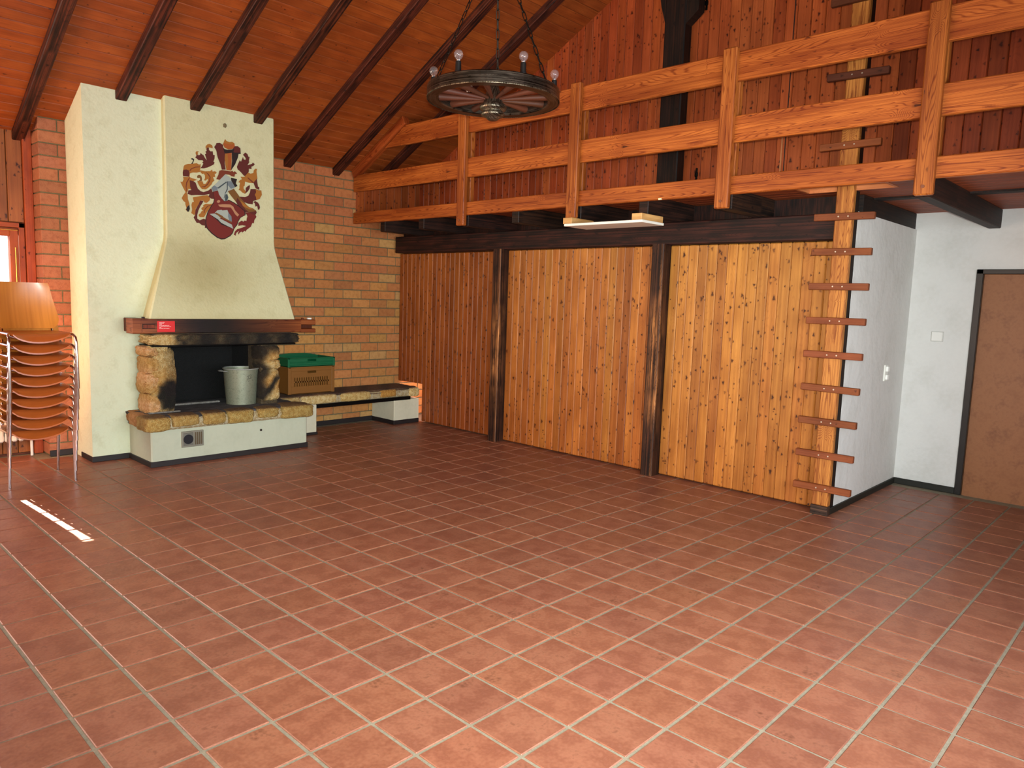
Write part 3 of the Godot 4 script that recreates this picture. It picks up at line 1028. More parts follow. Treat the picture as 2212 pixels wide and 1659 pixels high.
func build_fireplace() -> void:
	var f := thing("fireplace", P(2.4, 0, -3.2), "white plastered chimney with an open stone fireplace in front of the brick wall", "fireplace")
	var cream := Color(0.845, 0.875, 0.755)
	var b := sh().paint(cream).cut(1, bit())
	var zf := -3.24
	var profile := func(y0: float) -> PackedVector2Array:
		return PackedVector2Array([Vector2(y0, BRICK_Z + 0.001), Vector2(ceil_y(BRICK_Z) + 0.004, BRICK_Z + 0.001), Vector2(ceil_y(zf) + 0.004, zf), Vector2(y0, zf)])
	b.prism(profile.call(0.0), 0, 1.372, 1.86)
	b.prism(profile.call(0.0), 0, 2.93, 3.12)
	b.prism(profile.call(1.10), 0, 1.86, 2.93)
	b.box(P(1.86, 0, BRICK_Z + 0.001), P(2.93, 0.40, zf))
	put("chimney_breast", b, "plaster", f)
	var fb := sh().paint(Color(0.075, 0.065, 0.06)).cut(1, bit())
	fb.box(P(1.86, 0.40, BRICK_Z + 0.002), P(2.93, 1.10, BRICK_Z + 0.04))
	fb.box(P(1.855, 0.40, BRICK_Z + 0.04), P(1.90, 1.10, zf - 0.001))
	fb.box(P(2.89, 0.40, BRICK_Z + 0.04), P(2.935, 1.10, zf - 0.001))
	fb.box(P(1.86, 1.06, BRICK_Z + 0.04), P(2.93, 1.105, zf))
	put("firebox_lining", fb, "soot", f)
	# hood
	var ys := []
	for k in 29: ys.append(1.305 + 0.035 * k if k < 28 else 2.6)
	ys.append(ceil_y(-3.18) + 0.004)
	var across := [-0.08, -0.04, 0.0, 0.08, 0.17, 0.27, 0.38, 0.5, 0.62, 0.73, 0.83, 0.92, 1.0, 1.04, 1.08]
	var rows := []
	var tints := []
	for y in ys:
		var q := hood_ring(y)
		var z: float = q[2]
		var line := []
		var cl := []
		for t in across:
			var w := P(lerpf(q[0] + 0.012, q[1] - 0.012, t), y, z)
			if t < 0.0: w = P(lerpf(q[0], q[3], (-t - 0.04) / 0.04), y, lerpf(z - 0.012, zf - 0.02, (-t - 0.04) / 0.04))
			elif t > 1.0: w = P(lerpf(q[1], q[4], (t - 1.04) / 0.04), y, lerpf(z - 0.012, zf - 0.02, (t - 1.04) / 0.04))
			line.append(w)
			var stain := exp(-pow((w.x - 2.34) / 0.42, 2.0) - pow((y - 1.74) / 0.34, 2.0)) * 0.62 + exp(-pow((w.x - 2.45) / 0.8, 2.0) - pow((y - 1.30) / 0.05, 2.0)) * 0.25
			cl.append(Color(0.80, 0.80, 0.645).lerp(Color(0.60, 0.555, 0.37), clampf(stain, 0, 1)).srgb_to_linear())
		rows.append(line)
		tints.append(cl)
	var h := sh().cut(1, bit())
	for i in rows.size() - 1:
		for j in across.size() - 1:
			var qd := [rows[i][j], rows[i][j + 1], rows[i + 1][j + 1], rows[i + 1][j]]
			var qc := [tints[i][j], tints[i][j + 1], tints[i + 1][j + 1], tints[i + 1][j]]
			var nn: Vector3 = (qd[2] - qd[0]).cross(qd[3] - qd[1]).normalized()
			if nn.dot(P(0, 0, 1) if j > 1 and j < across.size() - 3 else P((-1.0 if j < 2 else 1.0), 0, 0.2)) < 0.0: nn = -nn
			for t in [[0, 1, 2], [0, 2, 3]]:
				h.tri(qd[t[0]], qd[t[1]], qd[t[2]], nn, nn, nn, h.map(qd[t[0]], nn), h.map(qd[t[1]], nn), h.map(qd[t[2]], nn), qc[t[0]], qc[t[1]], qc[t[2]])
	h.paint(Color(0.6, 0.6, 0.5)).flat([rows[0][0], rows[0][2], rows[0][12], rows[0][14]], Vector3.DOWN)
	var hood := put("hood", h, "plaster", f)
	paint_crest(hood)
	put("anchor_mark", sh().paint(Color(0.45, 0.40, 0.28)).rock(P(2.60, 3.16, -3.176), P(0.035, 0.04, 0.012), 4, 0.15, 2.5, 3), "paint", hood)
	# timber mantel: front beam with through tenons of the side beams
	var sooty := func(w: Vector3) -> Color:
		var d := exp(-pow((w.x - 2.30) / 0.42, 2.0)) * 0.95 + 0.32 * smoothstep(2.3, 2.9, w.x) * (1.0 - smoothstep(3.0, 3.3, w.x) * 0.6)
		return Color(0.68, 0.40, 0.22).lerp(Color(0.055, 0.04, 0.035), clampf(d, 0.0, 0.96)).srgb_to_linear()
	var mb := sh().cut(0, bit())
	var mx := [1.613, 1.64, 1.693, 1.80, 1.92, 2.02, 2.10, 2.2, 2.35, 2.5, 2.7, 2.9, 3.1, 3.25]
	sooty_bar(mb, mx, 1.176, 1.307, -3.04, -2.88, sooty)
	var mantel := put("mantel_beam", mb, "larch", f)
	for q in [[1.253, 1.305], [1.172, 1.212]]:
		var tn := sh().cut(0, bit())
		sooty_bar(tn, [3.25, 3.3, 3.418], q[0], q[1], -3.04, -2.88, sooty)
		put("beam_end", tn, "larch", mantel)
	put("tenon", sh().paint(Color(0.34, 0.17, 0.10)).cut(2, bit()).box(P(3.262, 1.212, -3.03), P(3.39, 1.253, -2.90), 0.004), "larch", mantel)
	put("tenon", sh().paint(Color(0.62, 0.31, 0.165)).cut(2, bit()).box(P(1.70, 1.222, -3.0), P(1.795, 1.256, -2.875), 0.003).paint(Color(0.10, 0.06, 0.04)).box(P(1.693, 1.256, -2.99), P(1.80, 1.262, -2.8785)).box(P(1.693, 1.217, -2.99), P(1.80, 1.222, -2.8785)).box(P(1.693, 1.217, -2.99), P(1.70, 1.262, -2.8785)), "larch", mantel)
	for x in [1.66, 3.14]:
		put("side_beam", sh().paint(Color(0.42, 0.20, 0.11)).cut(2, bit()).box(P(x, 1.18, zf), P(x + 0.10, 1.303, -3.03), 0.004), "larch", mantel)
	put("mantel_peg", sh().paint(Color(0.16, 0.11, 0.09)).lathe(P(1.725, 1.306, -2.95), [[0.0, 0.016], [0.014, 0.016], [0.014, 0.0]], 10), "matt", mantel)
	put("mantel_peg", sh().paint(Color(0.40, 0.20, 0.12)).lathe(P(3.30, 1.304, -2.94), [[0.0, 0.018], [0.012, 0.016], [0.016, 0.0]], 10), "matt", mantel)
	# stones: lintel and the two jambs
	var ochre := Color(0.79, 0.67, 0.45)
	var cream2 := Color(0.83, 0.78, 0.63)
	var black := Color(0.055, 0.05, 0.045)
	var lint := func(w: Vector3) -> Color:
		var nz := sin(w.x * 23.0) * 0.12 + sin(w.x * 57.0 + w.y * 40.0) * 0.08
		return cream2.lerp(black, clampf(smoothstep(1.93, 2.08, w.x + nz * 0.3) * (0.86 + nz), 0.0, 0.97)).srgb_to_linear()
	put("lintel_stone", sh().cut(0, bit()).rock(P(2.495, 1.118, -3.02), P(1.47, 0.105, 0.34), 14, 0.022, 9.0, 26, lint).paint(Color(0.30, 0.28, 0.26)).box(P(1.78, 1.155, -3.2), P(3.14, 1.178, -2.89), 0.004), "stone", f)
	put("steel_bar", sh().paint(Color(0.06, 0.055, 0.05)).box(P(1.775, 1.054, -3.2), P(3.19, 1.066, -2.885), 0.002), "dull_metal", f)
	var jamb := func(w: Vector3) -> Color:
		var d := Vector2((w.x - 1.93) / 0.115, (w.y - 0.61) / 0.155).length() + sin(w.y * 61.0) * 0.07
		var s := 1.0 - smoothstep(0.7, 1.15, d)
		var e := smoothstep(1.85, 1.99, w.x) * smoothstep(0.5, 0.8, w.y) * 0.30
		var g := smoothstep(0.98, 1.04, w.y) * 0.2
		return ochre.lerp(cream2, clampf(0.5 + sin(w.y * 15.0) * 0.5, 0, 1)).lerp(black, clampf(s * 0.93 + e + g, 0.0, 0.95)).srgb_to_linear()
	put("jamb_stone", sh().cut(1, bit()).rock(P(1.885, 0.73, -3.0), P(0.235, 0.64, 0.19), 21, 0.075, 3.2, 16, jamb), "stone", f)
	var plainstone := func(w: Vector3) -> Color:
		return ochre.lerp(Color(0.90, 0.76, 0.64), clampf(0.5 + 0.5 * sin(w.y * 23.0 + w.x * 5.0), 0, 1)).srgb_to_linear()
	var n := 30
	for q in [[0.53, 0.19, 1.80], [0.72, 0.20, 1.785], [0.885, 0.165, 1.795], [1.01, 0.09, 1.785]]:
		n += 1
		put("jamb_stone", sh().cut(0, bit()).rock(P(q[2], q[0], -3.05), P(0.125, q[1], 0.29), n, 0.07, 4.0, 8, plainstone), "stone", f)
	put("jamb_stone", sh().cut(0, bit()).paint(cream2).rock(P(1.845, 1.035, -2.965), P(0.17, 0.06, 0.10), 41, 0.05, 5.0, 6), "stone", f)
	put("jamb_mortar", sh().paint(Color(0.60, 0.56, 0.48)).box(P(1.775, 0.44, -3.22), P(1.935, 1.055, -2.955), 0.012), "stone", f)
	var jr := func(w: Vector3) -> Color:
		var d := smoothstep(2.93, 2.83, w.x + sin(w.y * 30.0) * 0.03) * 0.85
		var diag := 1.0 - smoothstep(0.02, 0.07, absf((w.y - 0.60) - (w.x - 2.90) * 1.3) + sin(w.y * 50.0) * 0.01)
		var up := smoothstep(0.93, 1.03, w.y) * 0.75
		return cream2.lerp(ochre, clampf(0.5 + sin(w.y * 21.0) * 0.5, 0, 1)).lerp(black, clampf(maxf(maxf(d, diag * 0.9 * smoothstep(0.78, 0.7, w.y)), up), 0.0, 0.95)).srgb_to_linear()
	for q in [[0.645, 0.34, 2.925, 51], [0.85, 0.10, 2.935, 52], [0.965, 0.16, 2.925, 53]]:
		put("jamb_stone", sh().cut(0, bit()).rock(P(q[2], q[0], -3.02), P(0.21, q[1], 0.26), q[3], 0.06, 5.0, 10, jr), "stone", f)
	put("jamb_mortar", sh().paint(Color(0.34, 0.32, 0.28)).box(P(2.835, 0.44, -3.22), P(3.015, 1.055, -2.93), 0.012), "stone", f)
	# plinth, hearth top and the row of edge stones
	var pl := sh().paint(Color(0.71, 0.73, 0.645)).cut(0, bit())
	pl.box(P(1.685, 0.0, zf + 0.001), P(3.225, 0.335, -2.72), 0.012)
	var plinth := put("plinth", pl, "whitewash", f)
	for q in [[1.675, zf, 3.23, -2.712], [1.365, zf - 0.3, 1.68, zf + 0.008]]:
		put("skirting", sh().paint(Color(0.12, 0.095, 0.085)).box(P(q[0], 0, q[1]), P(q[2], 0.05, q[3]), 0.003), "matt", f)
	var ash := func(w: Vector3) -> Color:
		var k := 0.5 + 0.5 * sin(w.x * 31.0 + sin(w.z * 47.0) * 2.0)
		return Color(0.46, 0.45, 0.455).lerp(Color(0.26, 0.245, 0.245), k).srgb_to_linear()
	put("hearth_top", sh().cut(0, bit()).rock(P(2.45, 0.385, -3.14), P(1.56, 0.13, 0.86), 61, 0.02, 14.0, 24, ash), "soot", f)
	n = 70
	for q in [[1.735, 0.385, 0.22, 0.135, 0.28], [1.975, 0.403, 0.245, 0.108, 0.2], [2.24, 0.398, 0.215, 0.118, 0.2], [2.492, 0.392, 0.262, 0.132, 0.2], [2.775, 0.404, 0.225, 0.10, 0.2], [3.095, 0.386, 0.375, 0.138, 0.3]]:
		n += 1
		var tone := vary(Color(0.75, 0.68, 0.46), 0.05)
		var es := func(w: Vector3) -> Color:
			return tone.lerp(Color(0.30, 0.22, 0.16), smoothstep(0.43, 0.47, w.y) * 0.85).srgb_to_linear()
		put("edge_stone", sh().cut(0, bit()).rock(P(q[0], q[1], -2.665 - q[4] / 2.0 + 0.012), P(q[2], q[3], q[4]), n, 0.045, 5.5, 9, es), "stone", f)
	for q in [[1.70, 0.392, -3.0, 0.12, 0.115, 0.33], [1.72, 0.40, -3.2, 0.12, 0.10, 0.12]]:
		n += 1
		put("edge_stone", sh().cut(2, bit()).paint(Color(0.74, 0.58, 0.42)).rock(P(q[0], q[1], q[2]), P(q[3], q[4], q[5]), n, 0.05, 5.0, 8), "stone", f)
	put("edge_mortar", sh().cut(0, bit()).paint(Color(0.80, 0.80, 0.76)).box(P(1.70, 0.325, -3.0), P(3.24, 0.43, -2.69), 0.02), "stone", f)
	# air vent, bolt hole, bars of ash
	var v := sh().paint(Color(0.58, 0.58, 0.52)).box(P(1.945, 0.148, -2.73), P(2.148, 0.296, -2.712), 0.003)
	v.paint(Color(0.50, 0.50, 0.46)).box(P(1.96, 0.165, -2.72), P(2.05, 0.28, -2.708), 0.002)
	v.paint(Color(0.42, 0.38, 0.30))
	for k in 4: v.box(P(2.066 + k * 0.018, 0.165, -2.72), P(2.079 + k * 0.018, 0.28, -2.7095), 0.002)
	put("air_vent", v, "dull_metal", plinth)
	put("vent_dial", sh().paint(Color(0.20, 0.20, 0.21)).tube([P(2.005, 0.222, -2.712), P(2.005, 0.222, -2.703)], 0.044, 24), "dull_metal", plinth)
	put("bolt_hole", sh().paint(Color(0.16, 0.12, 0.09)).tube([P(2.717, 0.23, -2.73), P(2.717, 0.23, -2.717)], 0.012, 12), "matt", plinth)
	put("ash_bar", sh().paint(Color(0.62, 0.61, 0.58)).box(P(2.02, 0.452, -3.30), P(2.56, 0.47, -3.26), 0.004), "soot", f)
	put("ash_bar", sh().paint(Color(0.62, 0.61, 0.58)).box(P(1.74, 0.450, -2.93), P(2.02, 0.462, -2.90), 0.003), "soot", f)
	# red notice on the mantel
	var s := thing("notice_sign", P(1.893, 1.19, -2.876), "small red notice with white lines of print on the mantel beam", "sign")
	put("plate", sh().paint(Color(0.80, 0.10, 0.09)).box(P(1.817, 1.190, -2.8795), P(1.971, 1.288, -2.8745), 0.001), "plastic", s)
	var tx := sh().paint(Color(0.93, 0.80, 0.78))
	var lens := [0.048, 0.04, 0.022, 0.085, 0.10, 0.018, 0.088]
	for k in 7:
		var y := 1.276 - k * 0.0095
		var xx := 1.835
		while xx < 1.835 + lens[k]:
			var w := rng.randf_range(0.006, 0.016)
			tx.box(P(xx, y - 0.0022, -2.8748), P(minf(xx + w, 1.835 + lens[k]), y + 0.0016, -2.8742))
			xx += w + 0.0025
	put("print", tx, "matt", s)
	var w := put("white_block", sh().paint(Color(0.93, 0.92, 0.88)).box(P(3.362, 1.3055, -2.96), P(3.402, 1.322, -2.93), 0.002), "matt")
	tag(w, "tiny white block on the right end of the mantel beam", "block")


# bar along x whose colour follows `col` from station to station
func sooty_bar(s: Shape, xs: Array, y0: float, y1: float, z0: float, z1: float, col: Callable) -> void:
	var rows := []
	var b := 0.006
	var ring := [Vector2(y0, z1 - b), Vector2(y0 + b, z1), Vector2(y1 - b, z1), Vector2(y1, z1 - b), Vector2(y1, z0), Vector2(y0, z0)]
	for i in xs.size() - 1:
		for k in 6:
			var a: Vector2 = ring[k]
			var d: Vector2 = ring[(k + 1) % 6]
			var q := [P(xs[i], a.x, a.y), P(xs[i + 1], a.x, a.y), P(xs[i + 1], d.x, d.y), P(xs[i], d.x, d.y)]
			var nn: Vector3 = (q[1] - q[0]).cross(q[2] - q[0]).normalized()
			if nn.dot(q[0] - P(xs[i], (y0 + y1) / 2, (z0 + z1) / 2)) < 0: nn = -nn
			var c: Array = q.map(func(w): return col.call(w))
			for t in [[0, 1, 2], [0, 2, 3]]:
				s.tri(q[t[0]], q[t[1]], q[t[2]], nn, nn, nn, s.map(q[t[0]], nn), s.map(q[t[1]], nn), s.map(q[t[2]], nn), c[t[0]], c[t[1]], c[t[2]])
	for e in [0, xs.size() - 1]:
		s.tint = col.call(P(xs[e], y0, z1))
		var pts := []
		for r in ring: pts.append(P(xs[e], r.x, r.y))
		s.flat(pts, Vector3.LEFT if e == 0 else Vector3.RIGHT)


# painted coat of arms: each patch of colour is a thin skin on the hood, in millimetres from its middle
var crest_layer := 0


func paint(s: Shape, mm: Array, colour: String) -> void:
	var tones := {"gold": Color(0.62, 0.40, 0.15), "maroon": Color(0.34, 0.12, 0.11), "red": Color(0.42, 0.13, 0.09), "olive": Color(0.45, 0.30, 0.12), "silver": Color(0.62, 0.66, 0.63), "dark": Color(0.13, 0.08, 0.07), "cream": Color(0.68, 0.50, 0.37), "steel": Color(0.42, 0.47, 0.50), "orange": Color(0.62, 0.32, 0.12), "brown": Color(0.44, 0.19, 0.09), "shade": Color(0.24, 0.28, 0.31)}
	var poly := PackedVector2Array()
	for i in range(0, mm.size(), 2):
		var p := Vector2(mm[i], mm[i + 1]) / 1000.0
		if poly.size() == 0 or poly[-1].distance_to(p) > 0.0005: poly.append(p)
	crest_layer += 1
	var d := -3.1782 + crest_layer * 0.00012
	s.paint(tones[colour])
	var idx := Geometry2D.triangulate_polygon(poly)
	if idx.is_empty(): printerr("crest patch not drawn: ", colour, " ", mm[0])
	for i in range(0, idx.size(), 3):
		var q := []
		for k in 3: q.append(P(2.58 + poly[idx[i + k]].x, 2.55 + poly[idx[i + k]].y, d))
		s.flat(q, Vector3.BACK)


func paint_crest(hood: Node3D) -> void:
	var m := sh()
	paint(m, [-221, 173, -202, 203, -195, 220, -205, 232, -193, 237, -201, 250, -241, 245, -254, 256, -272, 266, -259, 279, -260, 294, -237, 291, -224, 296, -219, 316, -207, 305, -191, 298, -178, 275, -159, 255, -167, 276, -177, 310, -165, 315, -172, 337, -160, 342, -163, 361, -154, 375, -137, 377, -138, 356, -123, 345, -101, 349, -98, 317, -82, 316, -84, 286, -95, 252, -85, 250, -90, 230, -114, 213, -155, 189, -189, 176], "maroon")
	paint(m, [-170, 366, -169, 386, -152, 405, -132, 412, -108, 406, -100, 388, -105, 374, -119, 378, -136, 379, -156, 374, -165, 361], "gold")
	paint(m, [-264, 293, -267, 309, -260, 323, -237, 326, -237, 320, -247, 312, -241, 297, -257, 291], "gold")
	paint(m, [-312, 244, -304, 253, -291, 254, -279, 243, -284, 232, -295, 202, -311, 199, -298, 217, -291, 238, -304, 240], "dark")
	paint(m, [-380, 167, -370, 181, -340, 195, -308, 200, -258, 214, -235, 204, -219, 213, -223, 164, -229, 154, -226, 138, -256, 127, -296, 122, -322, 111, -326, 76, -355, 78, -388, 76, -390, 108], "gold")
	paint(m, [-382, 135, -354, 142, -332, 136, -326, 111, -333, 79, -385, 75, -390, 105], "maroon")
	paint(m, [-328, 136, -312, 158, -269, 180, -222, 189, -222, 182, -269, 172, -305, 152, -322, 131], "brown")
	paint(m, [-229, 154, -179, 151, -129, 159, -111, 178, -105, 159, -81, 166, -65, 155, -74, 142, -85, 142, -81, 111, -102, 107, -89, 76, -106, 60, -117, 36, -151, -1, -178, -19, -212, -19, -232, 1, -251, 34, -254, 53, -231, 53, -204, 54, -195, 29, -174, 35, -150, 74, -157, 83, -174, 64, -191, 65, -180, 86, -180, 112, -193, 127, -207, 121, -223, 135], "gold")
	paint(m, [-179, 146, -146, 133, -126, 104, -130, 67, -151, 32, -182, 1, -225, 2, -185, 11, -157, 40, -140, 72, -136, 102, -156, 129], "brown")
	paint(m, [-257, 82, -254, 99, -237, 111, -217, 104, -209, 82, -211, 56, -244, 51, -227, 67, -231, 82, -244, 77], "olive")
	paint(m, [-388, 70, -326, 77, -307, 69, -277, 66, -254, 60, -291, 44, -314, 23, -324, -11, -308, -38, -338, -32, -348, -62, -358, -76, -371, -62, -390, -26, -402, -2, -414, 22, -395, 21, -383, 48], "gold")
	paint(m, [-361, -60, -365, -16, -360, 23, -333, 68, -328, 75, -323, 73, -350, 18, -357, -22, -355, -63], "brown")
	paint(m, [-327, 47, -291, 44, -271, 32, -258, -2, -246, -30, -245, -23, -226, -40, -196, -46, -148, -24, -121, 0, -109, -32, -138, -55, -193, -75, -273, -83, -313, -90, -348, -81, -341, -48, -312, -41, -324, -11], "maroon")
	paint(m, [-368, -68, -348, -81, -346, -129, -332, -173, -331, -218, -338, -244, -351, -246, -370, -229, -360, -215, -371, -180, -371, -161, -387, -153, -404, -127, -391, -103], "gold")
	paint(m, [-364, -225, -354, -201, -332, -179, -329, -218, -338, -244, -354, -245], "dark")
	paint(m, [-301, -108, -260, -96, -206, -80, -159, -71, -132, -84, -139, -118, -167, -144, -190, -143, -197, -128, -230, -128, -248, -170, -275, -212, -277, -251, -289, -272, -317, -255, -308, -222, -314, -180, -307, -154, -290, -148], "gold")
	paint(m, [-230, -128, -197, -131, -228, -180, -248, -222, -259, -265, -260, -301, -237, -315, -199, -295, -176, -303, -176, -346, -170, -381, -190, -382, -187, -360, -217, -359, -244, -339, -267, -341, -296, -295, -282, -271, -275, -218, -248, -170], "maroon")
	paint(m, [-149, -83, -138, -52, -107, -32, -73, -17, -91, -99, -122, -99], "maroon")
	paint(m, [-105, -143, -143, -151, -177, -152, -204, -171, -198, -180, -221, -199, -215, -215, -202, -217, -222, -232, -225, -245, -246, -261, -246, -277, -233, -284, -196, -282, -165, -229, -123, -168], "gold")
	paint(m, [-112, -154, -160, -169, -188, -202, -199, -243, -192, -242, -181, -205, -154, -175, -116, -161], "brown")
	paint(m, [279, 44, 331, 51, 368, 42, 394, 46, 398, 1, 375, -43, 337, -58, 304, -72, 300, -104, 248, -103, 190, -89, 168, -68, 168, -44, 219, -43, 256, -23, 271, 9], "maroon")
	paint(m, [331, 48, 372, 39, 394, 46, 400, 1, 375, -40, 341, -58, 334, -24, 323, -8, 338, 21], "gold")
	paint(m, [40, -6, 104, 25, 140, -17, 168, -51, 208, -90, 237, -118, 262, -135, 299, -142, 337, -162, 340, -182, 262, -187, 218, -192, 160, -154, 125, -100, 82, -55], "olive")
	paint(m, [125, -100, 139, -58, 168, -92, 204, -139, 225, -163, 262, -187, 218, -192, 160, -154], "maroon")
	paint(m, [168, -78, 237, -121, 262, -139, 314, -150, 262, -156, 197, -133], "gold")
	paint(m, [218, -195, 262, -187, 337, -165, 342, -182, 329, -204, 340, -224, 317, -257, 310, -292, 295, -287, 280, -326, 235, -361, 220, -383, 213, -374, 187, -393, 180, -383, 158, -399, 150, -417, 143, -400, 154, -379, 129, -398, 121, -412, 118, -430, 100, -421, 111, -390, 136, -363, 187, -345, 228, -324, 188, -321, 162, -327, 148, -332, 148, -301, 184, -274, 199, -286, 214, -271, 232, -276, 236, -248, 243, -230, 236, -214], "red")
	paint(m, [262, -187, 299, -176, 337, -165, 342, -182, 329, -204, 299, -204], "maroon")
	paint(m, [330, -69, 356, -80, 371, -99, 378, -126, 371, -148, 355, -149, 348, -115, 329, -124, 322, -91, 304, -79], "maroon")
	paint(m, [137, 237, 150, 270, 168, 309, 180, 294, 201, 344, 208, 322, 226, 318, 230, 336, 201, 365, 226, 391, 248, 379, 259, 354, 272, 356, 262, 310, 270, 308, 247, 271, 295, 292, 303, 306, 325, 293, 310, 274, 288, 263, 291, 240, 262, 239, 262, 215, 254, 197, 239, 158, 210, 164, 171, 199, 146, 215], "maroon")
	paint(m, [254, 201, 280, 194, 309, 205, 313, 230, 328, 249, 349, 250, 343, 227, 352, 157, 339, 131, 309, 106, 257, 103, 220, 108, 216, 67, 205, 59, 205, 38, 227, 14, 219, -11, 190, -1, 169, 17, 151, 18, 162, 36, 162, 60, 170, 91, 150, 92, 170, 118, 188, 127, 174, 149, 214, 154], "gold")
	paint(m, [250, 156, 305, 120, 312, 107, 298, 108, 246, 145], "brown")
	paint(m, [309, 110, 346, 156, 357, 78, 372, 74, 372, 46, 331, 58], "maroon")
	paint(m, [253, 72, 273, 81, 268, 46, 249, 17, 219, -11, 227, 14, 227, 48], "maroon")
	paint(m, [-109, -21, -62, -6, -41, -51, -12, -89, 4, -105, 52, -88, 103, -107, 153, -133, 220, -179, 224, -218, 173, -248, 150, -283, 136, -323, 104, -365, 90, -406, 63, -439, 7, -473, -29, -479, -71, -466, -129, -428, -170, -387, -184, -343, -180, -285, -161, -227, -129, -172, -102, -128, -95, -93], "dark")
	paint(m, [-104, -31, -59, -16, -39, -59, -11, -96, 4, -111, 50, -95, 99, -113, 146, -138, 211, -182, 214, -219, 166, -248, 144, -281, 130, -320, 100, -360, 86, -399, 60, -431, 7, -463, -28, -469, -68, -456, -123, -420, -163, -381, -176, -339, -172, -283, -154, -228, -123, -175, -98, -133, -91, -99], "red")
	paint(m, [-57, -148, -12, -138, 11, -135, 64, -131, 95, -147, 113, -182, 156, -222, 138, -241, 113, -220, 91, -185, 70, -160, 10, -165, -40, -166], "cream")
	paint(m, [-69, -119, -57, -103, -39, -103, -36, -119, -50, -130, -66, -129], "cream")
	paint(m, [-89, -228, -65, -202, -23, -192, -15, -198, 35, -188, 45, -210, 77, -247, 80, -301, 34, -285, -26, -258, -6, -256], "silver")
	paint(m, [45, -210, 77, -247, 80, -301, 55, -292, 41, -251], "steel")
	paint(m, [-143, -245, -93, -235, -24, -267, -43, -276, 26, -303, 79, -325, 93, -364, 33, -342, -27, -318, -59, -291, -110, -263], "silver")
	paint(m, [-138, -253, -110, -263, -59, -289, -27, -320, 33, -342, 86, -365, 43, -352, -27, -335, -59, -304, -100, -275], "dark")
	paint(m, [-86, -231, -75, -225, -10, -253, -26, -251, 27, -276, 80, -298, 76, -308, 26, -289, -40, -266], "olive")
	paint(m, [74, 126, 138, 121, 124, 79, 141, 55, 109, 37, 81, 80], "dark")
	paint(m, [-40, 176, -16, 186, 40, 187, 75, 186, 89, 195, 103, 183, 114, 195, 139, 175, 117, 165, 110, 138, 82, 140, 61, 151, 18, 151, -31, 91, -72, 92, -51, 135], "brown")
	paint(m, [-38, 90, 18, 151, 60, 131, 81, 93, 116, 38, 87, 14, 45, -5, 37, -39, 48, -65, 37, -99, 8, -106, -19, -86, -47, -50, -57, -11, -108, -31, -121, 7, -94, 30], "silver")
	paint(m, [-120, 6, -94, 29, -57, 15, -63, -11, -107, -28], "steel")
	paint(m, [-63, 11, 25, 82, 32, 75, -49, 6], "shade")
	paint(m, [35, 87, 80, 92, 113, 39, 73, 20, 38, 54], "steel")
	paint(m, [32, 83, 42, 85, 41, 8, 16, -35, 5, -80, 0, -77, 13, -29, 32, 14], "shade")
	paint(m, [16, -42, 37, -36, 45, -68, 33, -98, 10, -104], "shade")
	paint(m, [-89, 390, -68, 420, -68, 430, -34, 439, -3, 425, 0, 399, 21, 383, 17, 310, 13, 256, 22, 195, -16, 189, -29, 237, -56, 298, -69, 361], "maroon")
	paint(m, [84, 387, 113, 431, 149, 437, 174, 421, 177, 368, 155, 365, 148, 330, 118, 259, 75, 193, 87, 287], "dark")
	paint(m, [86, 387, 113, 431, 149, 437, 174, 421, 175, 381, 112, 371], "maroon")
	paint(m, [17, 343, 42, 360, 84, 367, 83, 287, 75, 193, 29, 193, 19, 244, 13, 296], "orange")
	paint(m, [17, 341, 42, 347, 48, 281, 40, 207, 29, 196, 19, 244, 13, 296], "gold")
	paint(m, [0, 389, 42, 386, 113, 404, 98, 369, 14, 345], "dark")
	paint(m, [-3, 428, 8, 459, 21, 484, 33, 467, 64, 462, 89, 470, 113, 458, 117, 432, 91, 401, 49, 391, 14, 401], "orange")
	paint(m, [4, 446, 21, 483, 33, 467, 64, 461, 89, 469, 112, 457, 85, 443, 43, 442], "gold")
	var o := put("coat_of_arms", m, "paint", hood)
	o.set_meta("label", "painted coat of arms with helmet, red shield, hat and golden leaves")


